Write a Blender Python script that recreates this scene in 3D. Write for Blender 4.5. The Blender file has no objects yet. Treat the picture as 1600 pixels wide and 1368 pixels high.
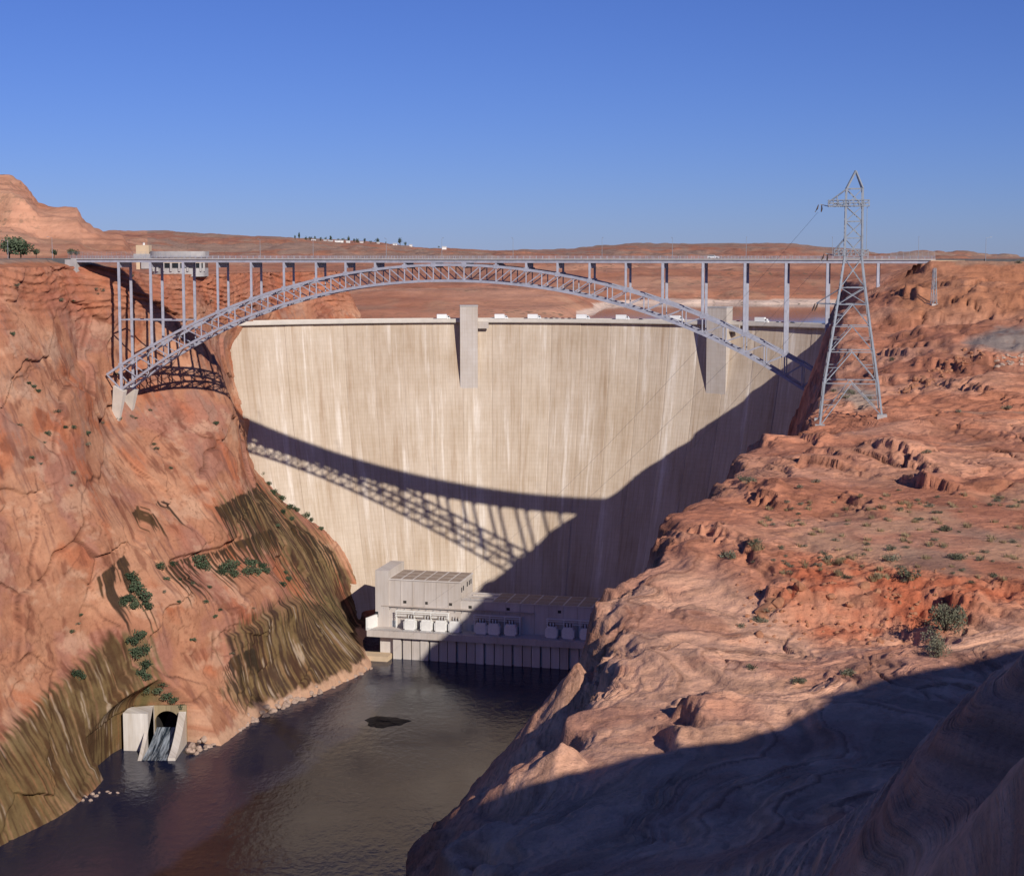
import bpy, math, random
import numpy as np
from mathutils import Vector, Matrix

random.seed(7)
RNG = np.random.RandomState(11)
SC = bpy.context.scene
COL = SC.collection

# ------------------------------------------------------------------ camera
F, CX, CY, HOR, CAMZ = 2500.0, 800.0, 638.0, 397.0, 214.0
TH = math.atan((CY - HOR) / F)
CT, ST = math.cos(TH), math.sin(TH)
cam_d = bpy.data.cameras.new('camera')
cam = bpy.data.objects.new('camera', cam_d)
COL.objects.link(cam)
cam.location = (0, 0, CAMZ)
cam.rotation_euler = (math.pi / 2 - TH, 0, 0)
cam_d.sensor_width = 36.0
cam_d.lens = 36.0 * F / 1600.0
cam_d.shift_y = -(684.0 - CY) / 1600.0
cam_d.clip_start = 0.5
cam_d.clip_end = 80000
SC.camera = cam

# ------------------------------------------------------------------ light
SK, SM = 0.55, 0.62            # sunlight travels (-SK, 1, -SM)
sun_to = Vector((SK, -1.0, SM)).normalized()
sun_el = math.asin(sun_to.z)
W = bpy.data.worlds.new('World')
SC.world = W
W.use_nodes = True
nt = W.node_tree
nt.nodes.clear()
out = nt.nodes.new('ShaderNodeOutputWorld')
bg = nt.nodes.new('ShaderNodeBackground')
sky = nt.nodes.new('ShaderNodeTexSky')
sky.sky_type = 'NISHITA'
sky.sun_disc = False
sky.sun_elevation = sun_el
sky.sun_rotation = math.atan2(sun_to.x, sun_to.y)
sky.altitude = 1200
sky.air_density = 1.0
sky.dust_density = 0.2
sky.ozone_density = 3.0
bg.inputs['Strength'].default_value = 0.05
tint = nt.nodes.new('ShaderNodeMix'); tint.data_type = 'RGBA'; tint.blend_type = 'MULTIPLY'
tint.inputs[0].default_value = 1.0; tint.inputs[7].default_value = (0.62, 0.80, 1.60, 1)
nt.links.new(sky.outputs[0], tint.inputs[6]); nt.links.new(tint.outputs[2], bg.inputs[0])
nt.links.new(bg.outputs[0], out.inputs[0])
sun_d = bpy.data.lights.new('sun', 'SUN')
sun_d.energy = 4.4
sun_d.angle = math.radians(0.53)
sun_d.color = (1.0, 0.93, 0.83)
sun = bpy.data.objects.new('sun', sun_d)
COL.objects.link(sun)
sun.location = (300, -500, 700)
sun.rotation_euler = (-sun_to).to_track_quat('-Z', 'Y').to_euler()
SC.view_settings.view_transform = 'Standard'
SC.view_settings.look = 'None'
SC.view_settings.gamma = 1.0
SC.view_settings.exposure = 0.0
SC.view_settings.use_curve_mapping = False
SC.cycles.use_denoising = True
SC.cycles.max_bounces = 5
SC.cycles.diffuse_bounces = 3

# ------------------------------------------------------------------ pixel helpers (direction only; distance comes from what a thing touches)
def ray(px, py):
    a, b = (px - CX) / F, (CY - py) / F
    return Vector((a, CT + b * ST, -ST + b * CT))
CAMP = Vector((0, 0, CAMZ))
def PY(px, py, Y):
    d = ray(px, py); return CAMP + d * (Y / d.y)
def PZ(px, py, z):
    d = ray(px, py); return CAMP + d * ((z - CAMZ) / d.z)
def PP(px, py, p0, n):
    d = ray(px, py); return CAMP + d * ((p0 - CAMP).dot(n) / d.dot(n))
def project(x, y, z):
    zz = z - CAMZ
    dep = np.maximum(y * CT - zz * ST, 0.5)
    return CX + F * x / dep, CY - F * (y * ST + zz * CT) / dep

# ------------------------------------------------------------------ numpy noise
_perm = RNG.permutation(256)
_perm = np.concatenate([_perm, _perm, _perm]).astype(np.int32)
_ga = RNG.rand(256) * 2 * np.pi
_gx, _gy = np.cos(_ga), np.sin(_ga)
_rv = RNG.rand(256)
def pn(x, y, seed=0):
    x = np.asarray(x, float) + seed * 17.31; y = np.asarray(y, float) - seed * 9.77
    xi = np.floor(x).astype(np.int64); yi = np.floor(y).astype(np.int64)
    fx, fy = x - xi, y - yi
    xi &= 255; yi &= 255
    u = fx * fx * fx * (fx * (fx * 6 - 15) + 10); v = fy * fy * fy * (fy * (fy * 6 - 15) + 10)
    def g(ix, iy, dx, dy):
        h = _perm[_perm[ix] + iy]
        return _gx[h] * dx + _gy[h] * dy
    a = g(xi, yi, fx, fy); b = g(xi + 1, yi, fx - 1, fy)
    c = g(xi, yi + 1, fx, fy - 1); d = g(xi + 1, yi + 1, fx - 1, fy - 1)
    return (a + u * (b - a) + v * ((c + u * (d - c)) - (a + u * (b - a)))) * 1.5
def fbm(x, y, o=4, seed=0, gain=0.5):
    r = 0; a = 1.0; f = 1.0
    for i in range(o):
        r = r + a * pn(x * f, y * f, seed + i); a *= gain; f *= 2.03
    return r
def ridge(x, y, o=4, seed=0):
    r = 0; a = 1.0; f = 1.0
    for i in range(o):
        r = r + a * (1 - 2 * np.abs(pn(x * f, y * f, seed + i))); a *= 0.5; f *= 2.1
    return r
def cells(x, y, seed=0):
    """cell value, distance to border (approx) of a jittered grid"""
    xi = np.floor(x).astype(np.int64); yi = np.floor(y).astype(np.int64)
    d1 = np.full(x.shape, 9.0); d2 = np.full(x.shape, 9.0); val = np.zeros(x.shape); tilt = np.zeros(x.shape)
    for i in (-1, 0, 1):
        for j in (-1, 0, 1):
            h = _perm[_perm[(xi + i + seed * 7) & 255] + ((yi + j) & 255)]
            h2 = _perm[h + 31]
            cx = xi + i + 0.15 + 0.7 * _rv[h]; cy = yi + j + 0.15 + 0.7 * _rv[h2]
            d = np.hypot(x - cx, y - cy)
            n = d < d1
            d2 = np.where(n, d1, np.minimum(d2, d)); d1 = np.where(n, d, d1)
            val = np.where(n, _rv[_perm[h2 + 77]], val)
            tilt = np.where(n, (_rv[_perm[h2 + 11]] - 0.5) * (x - cx) + (_rv[_perm[h2 + 53]] - 0.5) * (y - cy), tilt)
    return val + 1.3 * tilt, d2 - d1
def sst(a, b, x):
    t = np.clip((x - a) / (b - a), 0, 1); return t * t * (3 - 2 * t)
class RBF:
    def __init__(s, pts, vals, c=6.0, scale=(1, 1)):
        s.sc = np.array(scale, float); s.c = c
        s.p = np.array(pts, float) * s.sc
        n = len(s.p)
        d = np.sqrt(((s.p[:, None] - s.p[None]) ** 2).sum(2) + c * c)
        A = np.zeros((n + 3, n + 3)); A[:n, :n] = d; A[:n, n] = 1; A[:n, n + 1:] = s.p
        A[n:, :n] = A[:n, n:].T
        s.w = np.linalg.lstsq(A, np.concatenate([vals, [0, 0, 0]]), rcond=None)[0]
    def __call__(s, x, y):
        x = np.asarray(x, float) * s.sc[0]; y = np.asarray(y, float) * s.sc[1]
        r = s.w[-3] + s.w[-2] * x + s.w[-1] * y
        for i in range(len(s.p)):
            r = r + s.w[i] * np.sqrt((x - s.p[i, 0]) ** 2 + (y - s.p[i, 1]) ** 2 + s.c * s.c)
        return r
def poly_sd(x, y, poly):
    """signed distance, positive inside a closed polygon"""
    poly = np.array(poly, float); n = len(poly)
    d = np.full(x.shape, 1e9); ins = np.zeros(x.shape, bool)
    for i in range(n):
        ax, ay = poly[i]; bx, by = poly[(i + 1) % n]
        ex, ey = bx - ax, by - ay
        t = np.clip(((x - ax) * ex + (y - ay) * ey) / (ex * ex + ey * ey + 1e-9), 0, 1)
        d = np.minimum(d, np.hypot(x - ax - t * ex, y - ay - t * ey))
        c = ((ay > y) != (by > y)) & (x < ex * (y - ay) / (ey if abs(ey) > 1e-9 else 1e-9) + ax)
        ins ^= c
    return np.where(ins, d, -d)
def line_sd(x, y, pts):
    """signed distance to an open polyline, positive on its right; also the position along it"""
    pts = np.array(pts, float)
    d = np.full(x.shape, 1e9); s = np.zeros(x.shape)
    for i in range(len(pts) - 1):
        ax, ay = pts[i]; bx, by = pts[i + 1]; ex, ey = bx - ax, by - ay
        t = np.clip(((x - ax) * ex + (y - ay) * ey) / (ex * ex + ey * ey), 0, 1)
        dd = np.hypot(x - ax - t * ex, y - ay - t * ey)
        cr = (x - ax) * ey - (y - ay) * ex
        n = dd < d - 1e-9
        s = np.where(n, np.sign(cr), s); d = np.where(n, dd, d)
    return d * np.where(s == 0, 1, s)

# ------------------------------------------------------------------ materials
def lin(r, g, b):
    f = lambda c: ((c / 255 + 0.055) / 1.055) ** 2.4 if c > 10 else c / 255 / 12.92
    return (f(r), f(g), f(b))
def mk(name):
    m = bpy.data.materials.new(name); m.use_nodes = True
    n = m.node_tree.nodes; n.clear()
    o = n.new('ShaderNodeOutputMaterial'); p = n.new('ShaderNodeBsdfPrincipled')
    m.node_tree.links.new(p.outputs[0], o.inputs[0])
    return m, n, m.node_tree.links, p
def noise(n, l, vec, scale, detail=6, rough=0.6, scl=None):
    t = n.new('ShaderNodeTexNoise'); t.inputs['Scale'].default_value = scale
    t.inputs['Detail'].default_value = detail; t.inputs['Roughness'].default_value = rough
    if scl is not None:
        mp = n.new('ShaderNodeMapping'); mp.inputs['Scale'].default_value = scl
        l.new(vec, mp.inputs[0]); vec = mp.outputs[0]
    l.new(vec, t.inputs['Vector']); return t
def ramp(n, l, fac, stops):
    r = n.new('ShaderNodeValToRGB'); e = r.color_ramp.elements
    while len(e) < len(stops): e.new(0.5)
    for k, (p, c) in enumerate(stops):
        e[k].position = p; e[k].color = (*c, 1) if len(c) == 3 else c
    l.new(fac, r.inputs[0]); return r
def mixc(n, l, mode, fac, a, b):
    m = n.new('ShaderNodeMix'); m.data_type = 'RGBA'; m.blend_type = mode
    for s, v in ((m.inputs[0], fac), (m.inputs[6], a), (m.inputs[7], b)):
        if hasattr(v, 'links'): l.new(v, s)
        else: s.default_value = v if not isinstance(v, tuple) else (*v[:3], 1)
    return m.outputs[2]
def rock_material(name, s1, s2, bump, band=0.0, beds=0.0, scrub=0.0):
    m, n, l, p = mk(name)
    a = n.new('ShaderNodeAttribute'); a.attribute_name = 'Col'
    tc = n.new('ShaderNodeTexCoord'); v = tc.outputs['Object']
    n1 = noise(n, l, v, s1, 8, 0.65); n2 = noise(n, l, v, s2, 6, 0.7)
    r1 = ramp(n, l, n1.outputs[0], [(0.25, (0.84, 0.81, 0.80)), (0.5, (1.02, 1.02, 1.02)), (0.75, (1.2, 1.18, 1.14))])
    c = mixc(n, l, 'MULTIPLY', 1.0, a.outputs['Color'], r1.outputs[0])
    r2 = ramp(n, l, n2.outputs[0], [(0.3, (0.80, 0.77, 0.75)), (0.5, (1.05, 1.05, 1.05))])
    c = mixc(n, l, 'MULTIPLY', 0.8, c, r2.outputs[0])
    n3 = noise(n, l, v, s1 * 0.8, 5, 0.6, (1, 1, 9))
    if band:
        r3 = ramp(n, l, n3.outputs[0], [(0.3, (0.8, 0.75, 0.73)), (0.6, (1.06, 1.06, 1.05))])
        c = mixc(n, l, 'MULTIPLY', band, c, r3.outputs[0])
    if scrub:      # scattered low scrub, far too small to see singly
        ns = noise(n, l, v, scrub, 2, 0.5); nb = noise(n, l, v, 0.006, 3, 0.6)
        rs_ = ramp(n, l, ns.outputs[0], [(0.56, (0, 0, 0)), (0.66, (1, 1, 1))])
        rn_ = ramp(n, l, nb.outputs[0], [(0.38, (0, 0, 0)), (0.6, (0.75, 0.75, 0.75))])
        ml = n.new('ShaderNodeMath'); ml.operation = 'MULTIPLY'; l.new(rs_.outputs[0], ml.inputs[0]); l.new(rn_.outputs[0], ml.inputs[1])
        c = mixc(n, l, 'MIX', ml.outputs[0], c, (0.13, 0.11, 0.075))
    l.new(c, p.inputs['Base Color'])
    p.inputs['Roughness'].default_value = 0.95
    p.inputs['Specular IOR Level'].default_value = 0.12
    b1 = n.new('ShaderNodeBump'); b1.inputs['Strength'].default_value = 0.7; b1.inputs['Distance'].default_value = bump
    l.new(n1.outputs[0], b1.inputs['Height'])
    b2 = n.new('ShaderNodeBump'); b2.inputs['Strength'].default_value = 0.7; b2.inputs['Distance'].default_value = bump * 0.35
    l.new(n2.outputs[0], b2.inputs['Height']); l.new(b1.outputs[0], b2.inputs['Normal'])
    b3 = n.new('ShaderNodeBump'); b3.inputs['Strength'].default_value = 0.6; b3.inputs['Distance'].default_value = bump * 0.6
    l.new(n3.outputs[0], b3.inputs['Height']); l.new(b2.outputs[0], b3.inputs['Normal'])
    last = b3.outputs[0]
    if beds:
        ab = n.new('ShaderNodeAttribute'); ab.attribute_name = 'Bed'
        nw = noise(n, l, v, 0.5, 3, 0.5)
        ad = n.new('ShaderNodeMath'); ad.operation = 'MULTIPLY_ADD'; ad.inputs[1].default_value = 0.10
        l.new(nw.outputs[0], ad.inputs[0]); l.new(ab.outputs['Fac'], ad.inputs[2])
        t1 = n.new('ShaderNodeTexNoise'); t1.noise_dimensions = '1D'; t1.inputs['Scale'].default_value = beds
        t1.inputs['Detail'].default_value = 3; t1.inputs['Roughness'].default_value = 0.6
        l.new(ad.outputs[0], t1.inputs['W'])
        b4 = n.new('ShaderNodeBump'); b4.inputs['Distance'].default_value = 0.30
        am = n.new('ShaderNodeAttribute'); am.attribute_name = 'BedM'; l.new(am.outputs['Fac'], b4.inputs['Strength'])
        l.new(t1.outputs[0], b4.inputs['Height']); l.new(last, b4.inputs['Normal']); last = b4.outputs[0]
        rb_ = ramp(n, l, t1.outputs[0], [(0.30, (0.66, 0.60, 0.58)), (0.42, (1, 1, 1)), (0.7, (1.05, 1.04, 1.03))])
        mm = n.new('ShaderNodeMath'); mm.operation = 'MULTIPLY'; mm.inputs[1].default_value = 0.55; l.new(am.outputs['Fac'], mm.inputs[0])
        c = mixc(n, l, 'MULTIPLY', mm.outputs[0], c, rb_.outputs[0]); l.new(c, p.inputs['Base Color'])
    l.new(last, p.inputs['Normal'])
    return m
def plain(name, col, rough=0.7, metal=0.0, var=0.12, scale=0.5, spec=0.3):
    m, n, l, p = mk(name)
    tc = n.new('ShaderNodeTexCoord')
    t = noise(n, l, tc.outputs['Object'], scale, 6, 0.65)
    lo = tuple(c * (1 - var) for c in col); hi = tuple(min(1, c * (1 + var)) for c in col)
    r = ramp(n, l, t.outputs[0], [(0.3, lo), (0.7, hi)])
    l.new(r.outputs[0], p.inputs['Base Color'])
    p.inputs['Roughness'].default_value = rough; p.inputs['Metallic'].default_value = metal
    p.inputs['Specular IOR Level'].default_value = spec
    return m
M = {}
M['rock_near'] = rock_material('slickrock', 0.45, 3.2, 0.6, 0.3, 5.0)
M['rock_wall'] = rock_material('canyon_sandstone', 0.09, 0.7, 0.5, 0.25)
M['rock_far'] = rock_material('desert_ground', 0.02, 0.15, 2.5, 0.7, 0.0, 0.16)
M['boulder'] = plain('boulder_rock', (0.36, 0.17, 0.10), 0.95, 0, 0.25, 1.5, 0.1)
M['pale_rock'] = plain('pale_riprap', (0.40, 0.29, 0.23), 0.95, 0, 0.3, 0.8, 0.1)
M['steel'] = plain('grey_painted_steel', (0.36, 0.365, 0.43), 0.5, 0.0, 0.18, 0.4, 0.4)
M['galv'] = plain('galvanised_steel', (0.33, 0.365, 0.40), 0.45, 0.3, 0.15, 0.6, 0.5)
M['asphalt'] = plain('asphalt', (0.11, 0.11, 0.115), 0.95, 0, 0.2, 0.3, 0.1)
M['deckconc'] = plain('deck_concrete', (0.42, 0.40, 0.39), 0.9, 0, 0.15, 0.3, 0.2)
M['white'] = plain('white_paint', (0.78, 0.77, 0.74), 0.5, 0, 0.06, 0.8, 0.3)
M['glass'] = plain('dark_glass', (0.02, 0.025, 0.03), 0.15, 0, 0.1, 1.0, 0.5)
M['tyre'] = plain('black_rubber', (0.02, 0.02, 0.02), 0.9, 0, 0.1, 1.0, 0.2)
M['tan'] = plain('tan_concrete', (0.60, 0.46, 0.31), 0.9, 0, 0.1, 0.2, 0.2)
M['porcelain'] = plain('brown_porcelain', (0.10, 0.07, 0.05), 0.3, 0, 0.2, 2.0, 0.5)
M['dark'] = plain('tunnel_lining', (0.05, 0.045, 0.04), 0.95, 0, 0.3, 0.4, 0.1)
def concrete(name, base, light, dark, streak=1.0, lift=True):
    m, n, l, p = mk(name)
    uv = n.new('ShaderNodeUVMap'); uv.uv_map = 'uv'; v = uv.outputs[0]
    a = noise(n, l, v, 1.0, 7, 0.68, (0.11, 0.007, 1))
    b = noise(n, l, v, 1.0, 6, 0.65, (0.75, 0.035, 1))
    c3 = noise(n, l, v, 1.0, 5, 0.6, (0.03, 0.03, 1))
    r = ramp(n, l, a.outputs[0], [(0.34, dark), (0.46, base), (0.54, base), (0.64, light)])
    r2 = ramp(n, l, b.outputs[0], [(0.32, (0.87, 0.82, 0.76)), (0.5, (1, 1, 1)), (0.72, (1.12, 1.12, 1.12))])
    c = mixc(n, l, 'MULTIPLY', streak, r.outputs[0], r2.outputs[0])
    r3 = ramp(n, l, c3.outputs[0], [(0.3, (0.86, 0.80, 0.73)), (0.6, (1.05, 1.04, 1.04))])
    c = mixc(n, l, 'MULTIPLY', 0.8, c, r3.outputs[0])
    oi = n.new('ShaderNodeObjectInfo')
    r4 = ramp(n, l, oi.outputs['Random'], [(0.0, (0.90, 0.87, 0.845)), (1.0, (1.06, 1.06, 1.06))])
    c = mixc(n, l, 'MULTIPLY', 1.0, c, r4.outputs[0])
    if lift:
        br = n.new('ShaderNodeTexBrick'); br.offset = 0.0; br.squash = 1.0
        br.inputs['Scale'].default_value = 1.0; br.inputs['Mortar Size'].default_value = 0.10
        br.inputs['Mortar Smooth'].default_value = 0.6
        br.inputs['Brick Width'].default_value = 3.05; br.inputs['Row Height'].default_value = 2.29
        br.inputs['Color1'].default_value = (1.0, 1.0, 1.0, 1); br.inputs['Color2'].default_value = (0.93, 0.92, 0.90, 1)
        br.inputs['Mortar'].default_value = (0.80, 0.77, 0.72, 1)
        l.new(v, br.inputs['Vector'])
        c = mixc(n, l, 'MULTIPLY', 0.6, c, br.outputs[0])
    l.new(c, p.inputs['Base Color'])
    p.inputs['Roughness'].default_value = 0.92; p.inputs['Specular IOR Level'].default_value = 0.15
    bp = n.new('ShaderNodeBump'); bp.inputs['Strength'].default_value = 0.4; bp.inputs['Distance'].default_value = 0.3
    l.new(b.outputs[0], bp.inputs['Height']); l.new(bp.outputs[0], p.inputs['Normal'])
    return m
M['dam'] = concrete('weathered_dam_concrete', (0.55, 0.47, 0.385), (0.71, 0.655, 0.595), (0.455, 0.36, 0.275))
M['crest'] = plain('crest_concrete', (0.60, 0.55, 0.49), 0.9, 0, 0.1, 0.2, 0.2)
M['damtower'] = concrete('grey_tower_concrete', (0.52, 0.48, 0.45), (0.60, 0.56, 0.53), (0.44, 0.39, 0.34), 0.6)
M['plant'] = concrete('powerhouse_concrete', (0.60, 0.57, 0.55), (0.68, 0.65, 0.63), (0.52, 0.48, 0.45), 0.5, False)
M['roofpanel'] = plain('gravel_roof', (0.33, 0.26, 0.21), 0.95, 0, 0.15, 0.3, 0.1)
def foliage(name, c1, c2):
    m, n, l, p = mk(name)
    oi = n.new('ShaderNodeObjectInfo'); tc = n.new('ShaderNodeTexCoord')
    t = noise(n, l, tc.outputs['Object'], 2.5, 3, 0.6)
    ad = n.new('ShaderNodeMath'); ad.operation = 'MULTIPLY_ADD'; ad.inputs[1].default_value = 0.5
    l.new(oi.outputs['Random'], ad.inputs[0]); l.new(t.outputs[0], ad.inputs[2])
    sb = n.new('ShaderNodeMath'); sb.operation = 'SUBTRACT'; sb.inputs[1].default_value = 0.25; l.new(ad.outputs[0], sb.inputs[0])
    r = ramp(n, l, sb.outputs[0], [(0.25, c1), (0.75, c2)])
    l.new(r.outputs[0], p.inputs['Base Color']); p.inputs['Roughness'].default_value = 0.8
    p.inputs['Specular IOR Level'].default_value = 0.15
    return m
M['leaf'] = foliage('green_leaves', (0.042, 0.066, 0.038), (0.115, 0.145, 0.085))
M['sage'] = foliage('sagebrush_leaves', (0.11, 0.115, 0.075), (0.22, 0.21, 0.15))
M['drygrass'] = foliage('dry_grass', (0.22, 0.16, 0.09), (0.34, 0.27, 0.16))
M['bark'] = plain('bark', (0.09, 0.065, 0.05), 0.95, 0, 0.2, 2.0, 0.1)
# water: dark, smooth, with ripples and a slick patch above an upwelling
def water(name, deep, rough, bump, boil=None):
    m, n, l, p = mk(name)
    tc = n.new('ShaderNodeTexCoord'); v = tc.outputs['Object']
    p.inputs['Base Color'].default_value = (*deep, 1); p.inputs['Roughness'].default_value = rough
    p.inputs['IOR'].default_value = 1.31
    a = noise(n, l, v, 0.35, 5, 0.6, (1, 0.55, 1)); b = noise(n, l, v, 0.028, 4, 0.6)
    h = n.new('ShaderNodeMath'); h.operation = 'MULTIPLY'
    r = ramp(n, l, b.outputs[0], [(0.35, (0.25, 0.25, 0.25)), (0.65, (1, 1, 1))])
    l.new(a.outputs[0], h.inputs[0]); l.new(r.outputs[0], h.inputs[1])
    bp = n.new('ShaderNodeBump'); bp.inputs['Strength'].default_value = 0.8; bp.inputs['Distance'].default_value = bump
    l.new(h.outputs[0], bp.inputs['Height']); l.new(bp.outputs[0], p.inputs['Normal'])
    return m
M['river'] = water('river_water', (0.012, 0.016, 0.042), 0.10, 0.42)
M['lake'] = water('lake_water', (0.02, 0.03, 0.035), 0.05, 0.03)

# ------------------------------------------------------------------ mesh helpers
def tag(o, label=None, cat=None, group=None, kind=None):
    if label: o['label'] = label
    if cat: o['category'] = cat
    if group: o['group'] = group
    if kind: o['kind'] = kind
    return o
def link(name, me, mat, parent=None):
    o = bpy.data.objects.new(name, me); COL.objects.link(o)
    if mat is not None and len(me.materials) == 0: me.materials.append(mat)
    if parent is not None:
        o.parent = parent
        if parent.type == 'EMPTY' or True:
            o.matrix_parent_inverse = Matrix.Identity(4)
    return o
def empty(name, loc=(0, 0, 0), rz=0):
    o = bpy.data.objects.new(name, None); COL.objects.link(o)
    o.location = loc; o.rotation_euler = (0, 0, rz); o.empty_display_size = 1
    return o
def copy_tree(o, parent=None):
    c = o.copy(); COL.objects.link(c); c.parent = parent
    for ch in o.children: copy_tree(ch, c)
    return c
class MB:
    def __init__(s): s.v = []; s.f = []; s.uv = {}
    def quad(s, *p):
        i = len(s.v); s.v += [tuple(q) for q in p]; s.f.append(tuple(range(i, i + len(p)))); return s
    def box(s, lo, hi):
        x0, y0, z0 = lo; x1, y1, z1 = hi; i = len(s.v)
        s.v += [(x0, y0, z0), (x1, y0, z0), (x1, y1, z0), (x0, y1, z0), (x0, y0, z1), (x1, y0, z1), (x1, y1, z1), (x0, y1, z1)]
        s.f += [tuple(i + k for k in q) for q in ((0, 3, 2, 1), (4, 5, 6, 7), (0, 1, 5, 4), (1, 2, 6, 5), (2, 3, 7, 6), (3, 0, 4, 7))]
        return s
    def beam(s, p, q, w, h=None, up=Vector((0, 0, 1)), q_scale=1.0):
        """rectangular bar from p to q, w across, h along 'up'"""
        h = w if h is None else h
        p, q = Vector(p), Vector(q); d = (q - p).normalized()
        if abs(d.dot(up)) > 0.97: up = Vector((0, 1, 0))
        a = d.cross(up).normalized(); b = a.cross(d).normalized(); i = len(s.v)
        for c, k in ((p, 1.0), (q, q_scale)):
            for (u, v) in ((-1, -1), (1, -1), (1, 1), (-1, 1)):
                s.v.append(tuple(c + a * (u * w * k / 2) + b * (v * h * k / 2)))
        s.f += [tuple(i + k for k in t) for t in ((0, 1, 2, 3), (7, 6, 5, 4), (0, 4, 5, 1), (1, 5, 6, 2), (2, 6, 7, 3), (3, 7, 4, 0))]
        return s
    def prism(s, poly, a, b):
        """poly: list of 3d points (bottom ring); a->b extrusion vector from point+a to point+b"""
        n = len(poly); i = len(s.v); a, b = Vector(a), Vector(b)
        s.v += [tuple(Vector(q) + a) for q in poly] + [tuple(Vector(q) + b) for q in poly]
        s.f += [tuple(i + k for k in range(n))[::-1], tuple(i + n + k for k in range(n))]
        s.f += [(i + k, i + (k + 1) % n, i + n + (k + 1) % n, i + n + k) for k in range(n)]
        return s
    def tube(s, pts, r, n=8):
        i0 = len(s.v)
        for k, p in enumerate(pts):
            p = Vector(p); rr = r[k] if hasattr(r, '__len__') else r
            d = (Vector(pts[min(k + 1, len(pts) - 1)]) - Vector(pts[max(k - 1, 0)])).normalized()
            up = Vector((0, 0, 1)) if abs(d.z) < 0.9 else Vector((1, 0, 0))
            a = d.cross(up).normalized(); b = a.cross(d)
            for j in range(n):
                t = 2 * math.pi * j / n; s.v.append(tuple(p + a * (rr * math.cos(t)) + b * (rr * math.sin(t))))
        m = len(pts)
        for k in range(m - 1):
            for j in range(n):
                s.f.append((i0 + k * n + j, i0 + k * n + (j + 1) % n, i0 + (k + 1) * n + (j + 1) % n, i0 + (k + 1) * n + j))
        s.f.append(tuple(i0 + j for j in range(n))[::-1]); s.f.append(tuple(i0 + (m - 1) * n + j for j in range(n)))
        return s
    def mesh(s, name, mat, uvf=None):
        me = bpy.data.meshes.new(name); me.from_pydata(s.v, [], s.f); me.materials.append(mat)
        if uvf:
            u = me.uv_layers.new(name='uv')
            for lp in me.loops:
                u.data[lp.index].uv = uvf(Vector(s.v[lp.vertex_index]))
        me.update(); return me
    def build(s, name, mat, parent=None, uvf=None):
        return link(name, s.mesh(name, mat, uvf), mat, parent)
def grid_object(name, V, colr, mat, mask=None, bed=None):
    n, m = V.shape[:2]
    me = bpy.data.meshes.new(name)
    idx = np.arange(n * m).reshape(n, m)
    q = np.stack([idx[:-1, :-1], idx[:-1, 1:], idx[1:, 1:], idx[1:, :-1]], -1).reshape(-1, 4)
    if mask is not None: q = q[mask.reshape(-1)]
    me.vertices.add(n * m); me.vertices.foreach_set('co', V.reshape(-1).astype(np.float32))
    me.loops.add(q.size); me.loops.foreach_set('vertex_index', q.reshape(-1).astype(np.int32))
    me.polygons.add(len(q)); me.polygons.foreach_set('loop_start', (np.arange(len(q)) * 4).astype(np.int32))
    me.polygons.foreach_set('loop_total', np.full(len(q), 4, np.int32))
    me.polygons.foreach_set('use_smooth', np.ones(len(q), bool))
    me.update(calc_edges=True)
    at = me.attributes.new('Col', 'FLOAT_COLOR', 'POINT')
    c4 = np.ones((n * m, 4), np.float32); c4[:, :3] = np.clip(colr.reshape(-1, 3), 0, 1)
    at.data.foreach_set('color', c4.reshape(-1))
    for nm_, val_ in (bed or {}).items():
        ab = me.attributes.new(nm_, 'FLOAT', 'POINT'); ab.data.foreach_set('value', val_.reshape(-1).astype(np.float32))
    me.materials.append(mat)
    return link(name, me, None)
def lerp(a, b, t):
    t = np.asarray(t)[..., None]; return a * (1 - t) + np.array(b) * t

# ================================================================== DAM geometry functions
CREST = 173.0
DC = Vector((-12.0, 702.0)); DR = 265.0           # arc centre (plan) and radius of the downstream crest edge
def dam_off(h): return 0.15 * h + 0.0013 * h * h
def dam_pt(phi, z):
    r = DR - dam_off(max(CREST - z, 0))
    return Vector((DC.x + r * math.sin(phi), DC.y + r * math.cos(phi), z))
def dam_hit(px, py):
    """where a line of sight meets the downstream face"""
    d = ray(px, py); lo, hi = 600.0, 1100.0
    def f(Y):
        p = CAMP + d * (Y / d.y); r = DR - dam_off(max(CREST - p.z, 0))
        return math.hypot(p.x - DC.x, p.y - DC.y) - r
    for _ in range(50):
        m = (lo + hi) / 2
        if f(m) < 0: lo = m
        else: hi = m
    return CAMP + d * (lo / d.y)

# ================================================================== WATER
WT = 0.0
def plane(name, x0, x1, y0, y1, z, mat):
    return tag(MB().quad((x0, y0, z), (x1, y0, z), (x1, y1, z), (x0, y1, z)).build(name, mat), kind='structure')
plane('river', -330, 260, 60, 905, WT, M['river'])

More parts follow.
